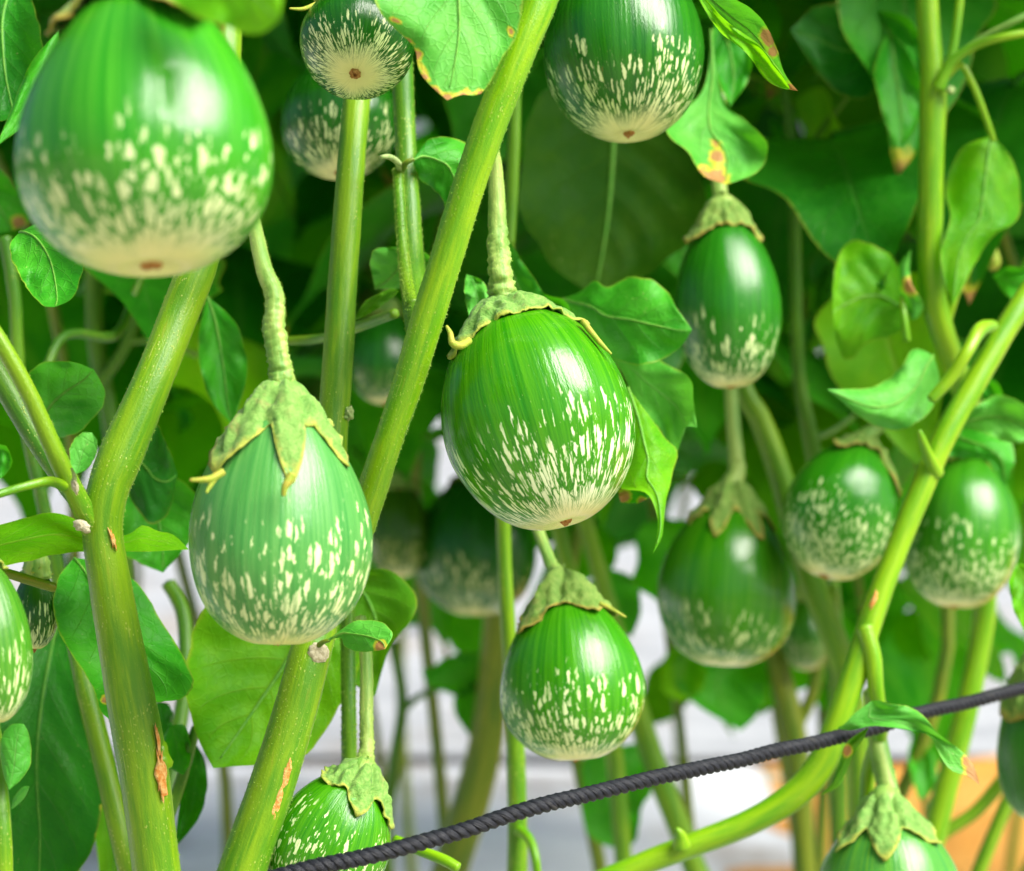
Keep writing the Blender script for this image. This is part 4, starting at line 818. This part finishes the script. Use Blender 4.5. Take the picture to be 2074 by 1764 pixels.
Gp = plant('thin stem passing behind the eggplant above the rope', 1040, 1764, 0.73)
stem(Gp, [(1030, 500, 0.72, 26), (1040, 300, 0.72, 28), (1042, 100, 0.72, 28), (1045, -200, 0.72, 28)], mat='stem_green', name='branch')
stem(Gp, [(1030, 500, 0.72, 26), (1015, 800, 0.725, 28), (1020, 1080, 0.73, 30), (1028, 1250, 0.73, 30), (1040, 1420, 0.735, 36), (1045, 1560, 0.735, 38), (1048, 1700, 0.735, 40), (1046, 1800, 0.735, 42), (1040, 1960, 0.735, 44)], ground=True, mat='stem')
stem(Gp, [(1050, 1680, 0.73, 24), (1072, 1700, 0.725, 20), (1085, 1740, 0.72, 18), (1090, 1800, 0.72, 16)], name='branch', mat='stem_bright')
tube('branch', Gp, px((800, 1700, 0.64, 20), (850, 1722, 0.635, 22), (900, 1742, 0.63, 23), (928, 1758, 0.628, 22)), M['stem_bright'], sides=14, n=6)

# fine hairs on the stems and calyxes in focus
M['hair'] = plain_mat('plant_hair', (0.20, 0.38, 0.03), (0.30, 0.46, 0.07), 300, 0.7, 0.2)
def fuzz(obj, n, ln, seed):
    rnd = random.Random(seed); me = obj.data; O = ORG[obj]; V = []; Fc = []
    vs_ = me.vertices; ns_ = len(vs_)
    for _ in range(n):
        po = me.polygons[rnd.randrange(len(me.polygons))]; a, b, c = (vs_[q] for q in po.vertices[:3])
        if abs((a.co + O - CAM).dot(UP)) > 0.16: continue
        u, w_ = rnd.random(), rnd.random(); p = a.co + (b.co - a.co) * u + (c.co - b.co) * w_ * u
        nn = po.normal + Vector((rnd.uniform(-.5, .5), rnd.uniform(-.5, .5), rnd.uniform(-.5, .5))); L = ln * rnd.uniform(0.5, 1.2)
        sdv = nn.orthogonal().normalized() * 0.00007; k = len(V); V += [p + O - sdv, p + O + sdv, p + O + nn.normalized() * L]; Fc.append((k, k + 1, k + 2))
    o = mk('fuzz', V, Fc, M['hair'], obj, smooth_=False); o['kind'] = 'stuff'
for pl_, nm, n in ((A, 'stem', 5000), (A, 'branch', 1500), (Bc, 'stem', 6000), (Bc, 'branch', 5000)):
    for i, ch in enumerate([c for c in pl_.children if c.name.split('.')[0] == nm]): fuzz(ch, n, 0.0006, i + n)
for fi in (4, 5, 11):
    for ch in list(FR[fi].children):
        if ch.name.split('.')[0] in ('calyx', 'stalk'): fuzz(ch, 1800, 0.0006, fi)

# ================================================================== plants behind
def back_stem(label, pts, mat='stem_olive', leaves=(), branches=()):
    x, y, d, _ = pts[-1]
    r = plant(label, x, y, d, 'blurred plants behind')
    stem(r, pts, mat, ground=True)
    for b in branches: stem(r, b, mat, name='branch')
    for lf in leaves: leaf(r, *lf[:3], lf[3], cup=-0.005, mid=False)
    return r
back_stem('broad blurred olive stem below the eggplant above the rope', [(1010, 1180, 1.0, 50), (1000, 1350, 1.0, 60), (985, 1500, 1.0, 72), (950, 1640, 1.0, 74), (905, 1790, 1.0, 76), (880, 1950, 1.0, 78)],
    leaves=[([(1000, 1330), (930, 1320), (880, 1345), (855, 1360), (870, 1390)], [(1000, 1330), (985, 1390), (930, 1410), (900, 1400), (870, 1390)], (1.02, 1.0), 'leaf'),
            ([(1000, 1360), (930, 1400), (920, 1440), (950, 1490)], [(1000, 1360), (1000, 1430), (990, 1480), (950, 1490)], (1.02, 1.0), 'leaf')])
back_stem('blurred yellow-green stem leaning right behind the rope', [(1180, 1040, 0.92, 34), (1225, 1200, 0.92, 36), (1280, 1400, 0.92, 44), (1330, 1560, 0.92, 48), (1400, 1740, 0.92, 48), (1450, 1900, 0.92, 50)], 'stem',
    leaves=[([(1320, 1500), (1190, 1530), (1180, 1600), (1190, 1690), (1260, 1722)], [(1320, 1500), (1330, 1560), (1300, 1640), (1290, 1700), (1260, 1722)], (0.95, 0.93), 'leaf'),
            ([(1230, 1150), (1190, 1190), (1220, 1260), (1280, 1290)], [(1230, 1150), (1280, 1170), (1300, 1230), (1280, 1290)], (0.95, 0.93), 'leaf')])
back_stem('blurred dark forked stem right of the mottled eggplant', [(1540, 1200, 0.98, 40), (1570, 1330, 0.98, 44), (1600, 1450, 0.98, 52), (1618, 1560, 0.98, 46), (1630, 1790, 0.98, 46), (1630, 1950, 0.98, 48)],
    branches=[[(1605, 1480, 0.98, 30), (1640, 1420, 0.98, 26), (1660, 1340, 0.98, 24)]],
    leaves=[([(1560, 1300), (1440, 1310), (1350, 1350), (1400, 1420), (1500, 1480)], [(1560, 1300), (1560, 1380), (1540, 1440), (1500, 1480)], (1.0, 0.97), 'leaf'),
            ([(1400, 1300), (1350, 1320), (1340, 1390), (1370, 1420)], [(1400, 1300), (1430, 1340), (1420, 1400), (1370, 1420)], (0.99, 0.97), 'leaf_yellow')])
back_stem('thin blurred forked stem in front of the pale mulch', [(795, 1300, 1.05, 22), (815, 1420, 1.05, 24), (800, 1540, 1.05, 26), (785, 1660, 1.05, 28), (780, 1900, 1.05, 28)], 'stem_green',
    branches=[[(815, 1440, 1.05, 18), (850, 1410, 1.05, 14), (900, 1390, 1.05, 14)]])
back_stem('blurred stem with thin side twigs behind the bright upright stem', [(1590, 180, 0.86, 20), (1606, 320, 0.86, 24), (1612, 600, 0.86, 26), (1618, 760, 0.86, 28), (1640, 880, 0.86, 34), (1660, 1000, 0.87, 34), (1690, 1300, 0.90, 36), (1700, 1800, 0.92, 36)], 'stem_green',
    branches=[[(1620, 360, 0.86, 16), (1700, 300, 0.86, 18), (1790, 260, 0.86, 16)], [(1620, 350, 0.86, 14), (1660, 270, 0.86, 14), (1720, 190, 0.86, 12)], [(1645, 890, 0.86, 16), (1690, 870, 0.865, 14), (1730, 840, 0.87, 12)]])
back_stem('blurred slanting twig in the lower right corner', [(2120, 1440, 0.88, 30), (2060, 1540, 0.88, 30), (1980, 1640, 0.88, 28), (1900, 1700, 0.88, 26), (1840, 1800, 0.88, 26)], 'stem',
    branches=[[(2100, 1480, 0.87, 26), (2050, 1600, 0.87, 28), (2000, 1720, 0.87, 30), (1970, 1800, 0.87, 32)]],
    leaves=[([(1850, 1480), (1840, 1540), (1860, 1620)], [(1850, 1480), (1895, 1540), (1890, 1600), (1860, 1620)], (0.92, 0.9), 'leaf')])
back_stem('blurred dark stem on the left behind the drooping leaf', [(10, 480, 0.72, 26), (30, 600, 0.72, 26), (35, 700, 0.72, 26), (50, 850, 0.72, 26), (90, 1030, 0.72, 28), (120, 1200, 0.72, 30), (140, 1500, 0.73, 32), (150, 1900, 0.74, 32)], 'stem_green',
    branches=[[(60, 900, 0.72, 22), (120, 690, 0.74, 18), (230, 680, 0.76, 22), (270, 600, 0.77, 16), (300, 520, 0.78, 14)]])
back_stem('dark twin stems behind the near eggplant', [(190, 300, 0.86, 34), (190, 520, 0.86, 36), (195, 700, 0.86, 36), (230, 900, 0.86, 36), (260, 1300, 0.87, 36), (300, 1900, 0.88, 38)], 'stem_green',
    branches=[[(200, 780, 0.855, 22), (260, 690, 0.855, 22), (300, 560, 0.855, 20)], [(260, 690, 0.855, 18), (330, 690, 0.855, 16), (400, 720, 0.855, 14)]])
for i, (x, y, d, L, lb) in enumerate(((1560, 1380, 1.1, .07, 'right below the mottled eggplant'), (1830, 1330, 1.15, .08, 'between the two speckled eggplants'), (720, 1225, 1.2, .08, 'beside the pale eggplant'), (1330, 1100, 1.0, .08, 'left of the mottled eggplant'), (1745, 1230, 1.05, .08, 'behind the fork of the bright branch'))):
    p = P(x, y, d); r = root('eggplant_seedling', Vector((p.x, p.y, 0)), 'blurred young shoot low over the mulch, ' + lb, 'shoot', 'young shoots behind the row')
    tube('stem', r, [(Vector((p.x, p.y, -0.01)), 0.003), (Vector((p.x + 0.02, p.y, p.z * 0.5)), 0.0028), (p, 0.002), (p + Vector((-0.01, 0, 0.06)), 0.0015)], M['stem_olive'], seed=i)
    for q in range(4):
        az = q * 1.9 + i; gleaf(r, p + Vector((cos(az) * 0.02, sin(az) * 0.02, 0.015 * q)), Vector((cos(az), sin(az) * 0.4, -0.5)), Vector((0, -0.6, 1)), L * (0.8 + 0.15 * q), ('back', 'back', 'back_under')[(q + i) % 3], (q + i) % 6)
back_stem('blurred upright stem behind the slim dark eggplant', [(1130, 1060, 0.88, 30), (1150, 1150, 0.88, 32), (1190, 1300, 0.89, 34), (1240, 1500, 0.90, 36), (1270, 1900, 0.90, 36)], 'stem')

def back_plant(label, X, Y, n, z0, z1, seed, Lr=(0.10, 0.16), mats=('back', 'back', 'back_dark', 'back_dark', 'back', 'back_under')):
    rnd = random.Random(seed)
    r = root('eggplant_plant', Vector((X, Y, 0)), label, 'plant', 'leafy plants at the back')
    pts = [(Vector((X + 0.03 * rnd.uniform(-1, 1) * k, Y + 0.02 * rnd.uniform(-1, 1) * k, z1 * k / 4 - (0.02 if k == 0 else 0))), 0.0042 - 0.0006 * k) for k in range(5)]
    tube('stem', r, pts, M['stem_olive'], seed=seed)
    hi = []
    for i in range(n):
        z = z0 + (z1 - z0) * (i + rnd.random()) / n
        az = i * 2.4 + rnd.uniform(-0.5, 0.5)
        pr = rnd.uniform(0.03, 0.13)
        pos = Vector((X + cos(az) * pr, Y + sin(az) * pr, z))
        dv = Vector((cos(az), sin(az), rnd.uniform(-1.3, 0.15)))
        up = Vector((rnd.uniform(-.4, .4), rnd.uniform(-.4, .4), 1))
        L = rnd.uniform(*Lr); mat = rnd.choice(mats)
        if z > (0.80 if Y > 1.25 else 0.74): hi.append((pos, dv, up, L, rnd.randrange(6)))
        else: gleaf(r, pos, dv, up, L, mat, rnd.randrange(6))
    shade_crown(r, hi, 'back')
for i, (x, y, n, lb) in enumerate(((0.14, 0.93, 18, 'behind the folded leaf at the top right'), (0.27, 0.95, 16, 'behind the bright upright stem at the right'), (0.02, 0.96, 12, 'behind the stalk of the central eggplant'), (-0.22, 0.95, 12, 'behind the large near eggplant'))):
    back_plant('blurred leafy plant ' + lb, x, y, n, 0.50, 0.72, 70 + i, (0.08, 0.12), ('leaf', 'leaf', 'leaf_yellow', 'leaf', 'leaf_dark'))
XS = [-0.33, -0.17, -0.01, 0.15, 0.31]
W1 = ['far left', 'left of centre', 'central', 'right of centre', 'far right']
for i, x in enumerate(XS):
    back_plant('blurred leafy plant of the nearer back row, %s' % W1[i], x, 1.06 + 0.05 * (i % 2), 46 if i < 3 else 36, 0.43, 0.98, 20 + i)
XS = [-0.50, -0.28, -0.07, 0.15, 0.37, 0.58]
W2 = ['on the far left', 'second from the left', 'third from the left', 'third from the right', 'second from the right', 'on the far right']
for i, x in enumerate(XS):
    back_plant('dim leafy plant of the rearmost row, %s' % W2[i], x, 1.50 + 0.06 * (i % 2), 58, 0.45, 1.15, 40 + i, (0.13, 0.19))
# unseen leaf tops added over the plants in focus to shade the foliage behind
for pl, x, n in ((A, -0.24, 60), (Bc, -0.06, 60), (D, 0.12, 34), (E, 0.30, 22)):
    it = []; rnd = random.Random(int(x * 100) + 500)
    for i in range(n):
        az = i * 2.4 + rnd.uniform(-.4, .4); y = rnd.uniform(0.70, 1.02)
        pos = Vector((x + rnd.uniform(-0.13, 0.13), y, 0.545 + 0.146 * y + 0.02 + 0.24 * rnd.random()))
        it.append((pos, Vector((cos(az), sin(az) * 0.5 + 0.25, rnd.uniform(-.15, .3))), Vector((0, 0, 1)), rnd.uniform(0.10, 0.15), rnd.randrange(6)))
    shade_crown(pl, it, 'back')

M['dry'] = leaf_mat('dry_leaf', (0.45, 0.20, 0.02), (0.62, 0.32, 0.03), (0.5, 0.3, 0.08), 0.2, (0.5, 0.25, 0.02), 0.6, 0.15, simple=True)
def dry_leaf(x, y, L, az, label, k):
    p = G(x, y, 0.05); o = bpy.data.objects.new('dry_leaf', tpl_mesh(k, 'dry')); col.objects.link(o)
    o.matrix_basis = gmat(p + Vector((0, 0, 0.02)), Vector((cos(az), sin(az), 0.2)), Vector((0, -0.5, 1)), L); tag(o, label, 'leaf', 'fallen leaves')
dry_leaf(870, 1228, 0.11, 0.3, 'orange dry leaf lying on the mulch behind the shaded eggplant', 2)

# ================================================================== the rope
def rope():
    m = N('black_rope_fibre'); tc = m.attr('tc', 1)
    a = m.noise(m.vmath('MULTIPLY', tc, (2600, 2600, 160)), 1.0, 3.0, 0.6)
    c = m.mix(a, (0.003, 0.004, 0.007, 1), (0.020, 0.023, 0.035, 1))
    d = m.ss(m.noise(m.vmath('MULTIPLY', tc, (500, 500, 300)), 1.0, 3.0), 0.66, 0.74)
    c = m.mix(m.math('MULTIPLY', d, 0.12), c, (0.3, 0.28, 0.24, 1))
    mat = m.out(m.bsdf(c, 0.5, 0.35, m.bump(a, 0.9, 0.0008)))
    ctl = px((300, 1850, 0.545, 40), (600, 1768, 0.558, 36), (760, 1728, 0.565, 35), (930, 1682, 0.575, 34), (1200, 1605, 0.595, 33), (1500, 1538, 0.63, 31), (1700, 1490, 0.66, 30), (1860, 1448, 0.69, 28), (2030, 1404, 0.72, 26), (2300, 1330, 0.77, 24))
    path = spline([Vector((*c[0], c[1])) for c in ctl], 60); path = resample([Vector(p[:3]) for p in path], 620)
    path = [p + Vector((0, 0.0006 * noise.noise(p * 60), 0.0008 * noise.noise(p * 45 + Vector((7, 0, 0))))) for p in path]
    R0 = 0.0023; base_ = path[0]
    r = root('rope', Vector((path[310].x, path[310].y, path[310].z)), 'black twisted rope strung across the lower part of the picture', 'rope')
    nst, sides = 3, 22; L = [0.0]
    for a_, b_ in zip(path, path[1:]): L.append(L[-1] + (b_ - a_).length)
    pitch = 0.0086
    for k in range(nst):
        V = []; Fc = []; tcs = []
        up0 = Vector((0, 0, 1)); frames = []
        for i, p in enumerate(path):
            t = (path[min(i + 1, len(path) - 1)] - path[max(i - 1, 0)]).normalized(); s = t.cross(up0).normalized(); u = s.cross(t); frames.append((p, t, s, u))
        cen = []
        for i, (p, t, s, u) in enumerate(frames):
            a_ = -2 * pi * L[i] / pitch + 2 * pi * k / nst + 0.7 * noise.noise(Vector((L[i] * 40, 0, 5)))
            cen.append(p + (s * cos(a_) + u * sin(a_)) * R0 * 0.52)
        for i in range(len(cen)):
            t = (cen[min(i + 1, len(cen) - 1)] - cen[max(i - 1, 0)]).normalized(); ra = (cen[i] - frames[i][0]).normalized(); ra = (ra - t * ra.dot(t)).normalized(); bn = t.cross(ra)
            for j in range(sides):
                an = 2 * pi * j / sides; tw = an + 2 * pi * L[i] / 0.016
                rr = R0 * 0.56 * (1 + 0.18 * abs(sin(tw * 4.5)) - 0.10 + 0.05 * noise.noise(Vector((cos(tw) * 3, sin(tw) * 3, L[i] * 150 + k))))
                V.append(cen[i] + (ra * cos(an) + bn * sin(an)) * rr); tcs.append((cos(tw) * 0.0014, sin(tw) * 0.0014, L[i] + k))
        for i in range(len(cen) - 1):
            for j in range(sides): Fc.append((i * sides + j, i * sides + (j + 1) % sides, (i + 1) * sides + (j + 1) % sides, (i + 1) * sides + j))
        mk('strand', V, Fc, mat, r, attrs={'tc': ('FLOAT_VECTOR', tcs)})
rope()
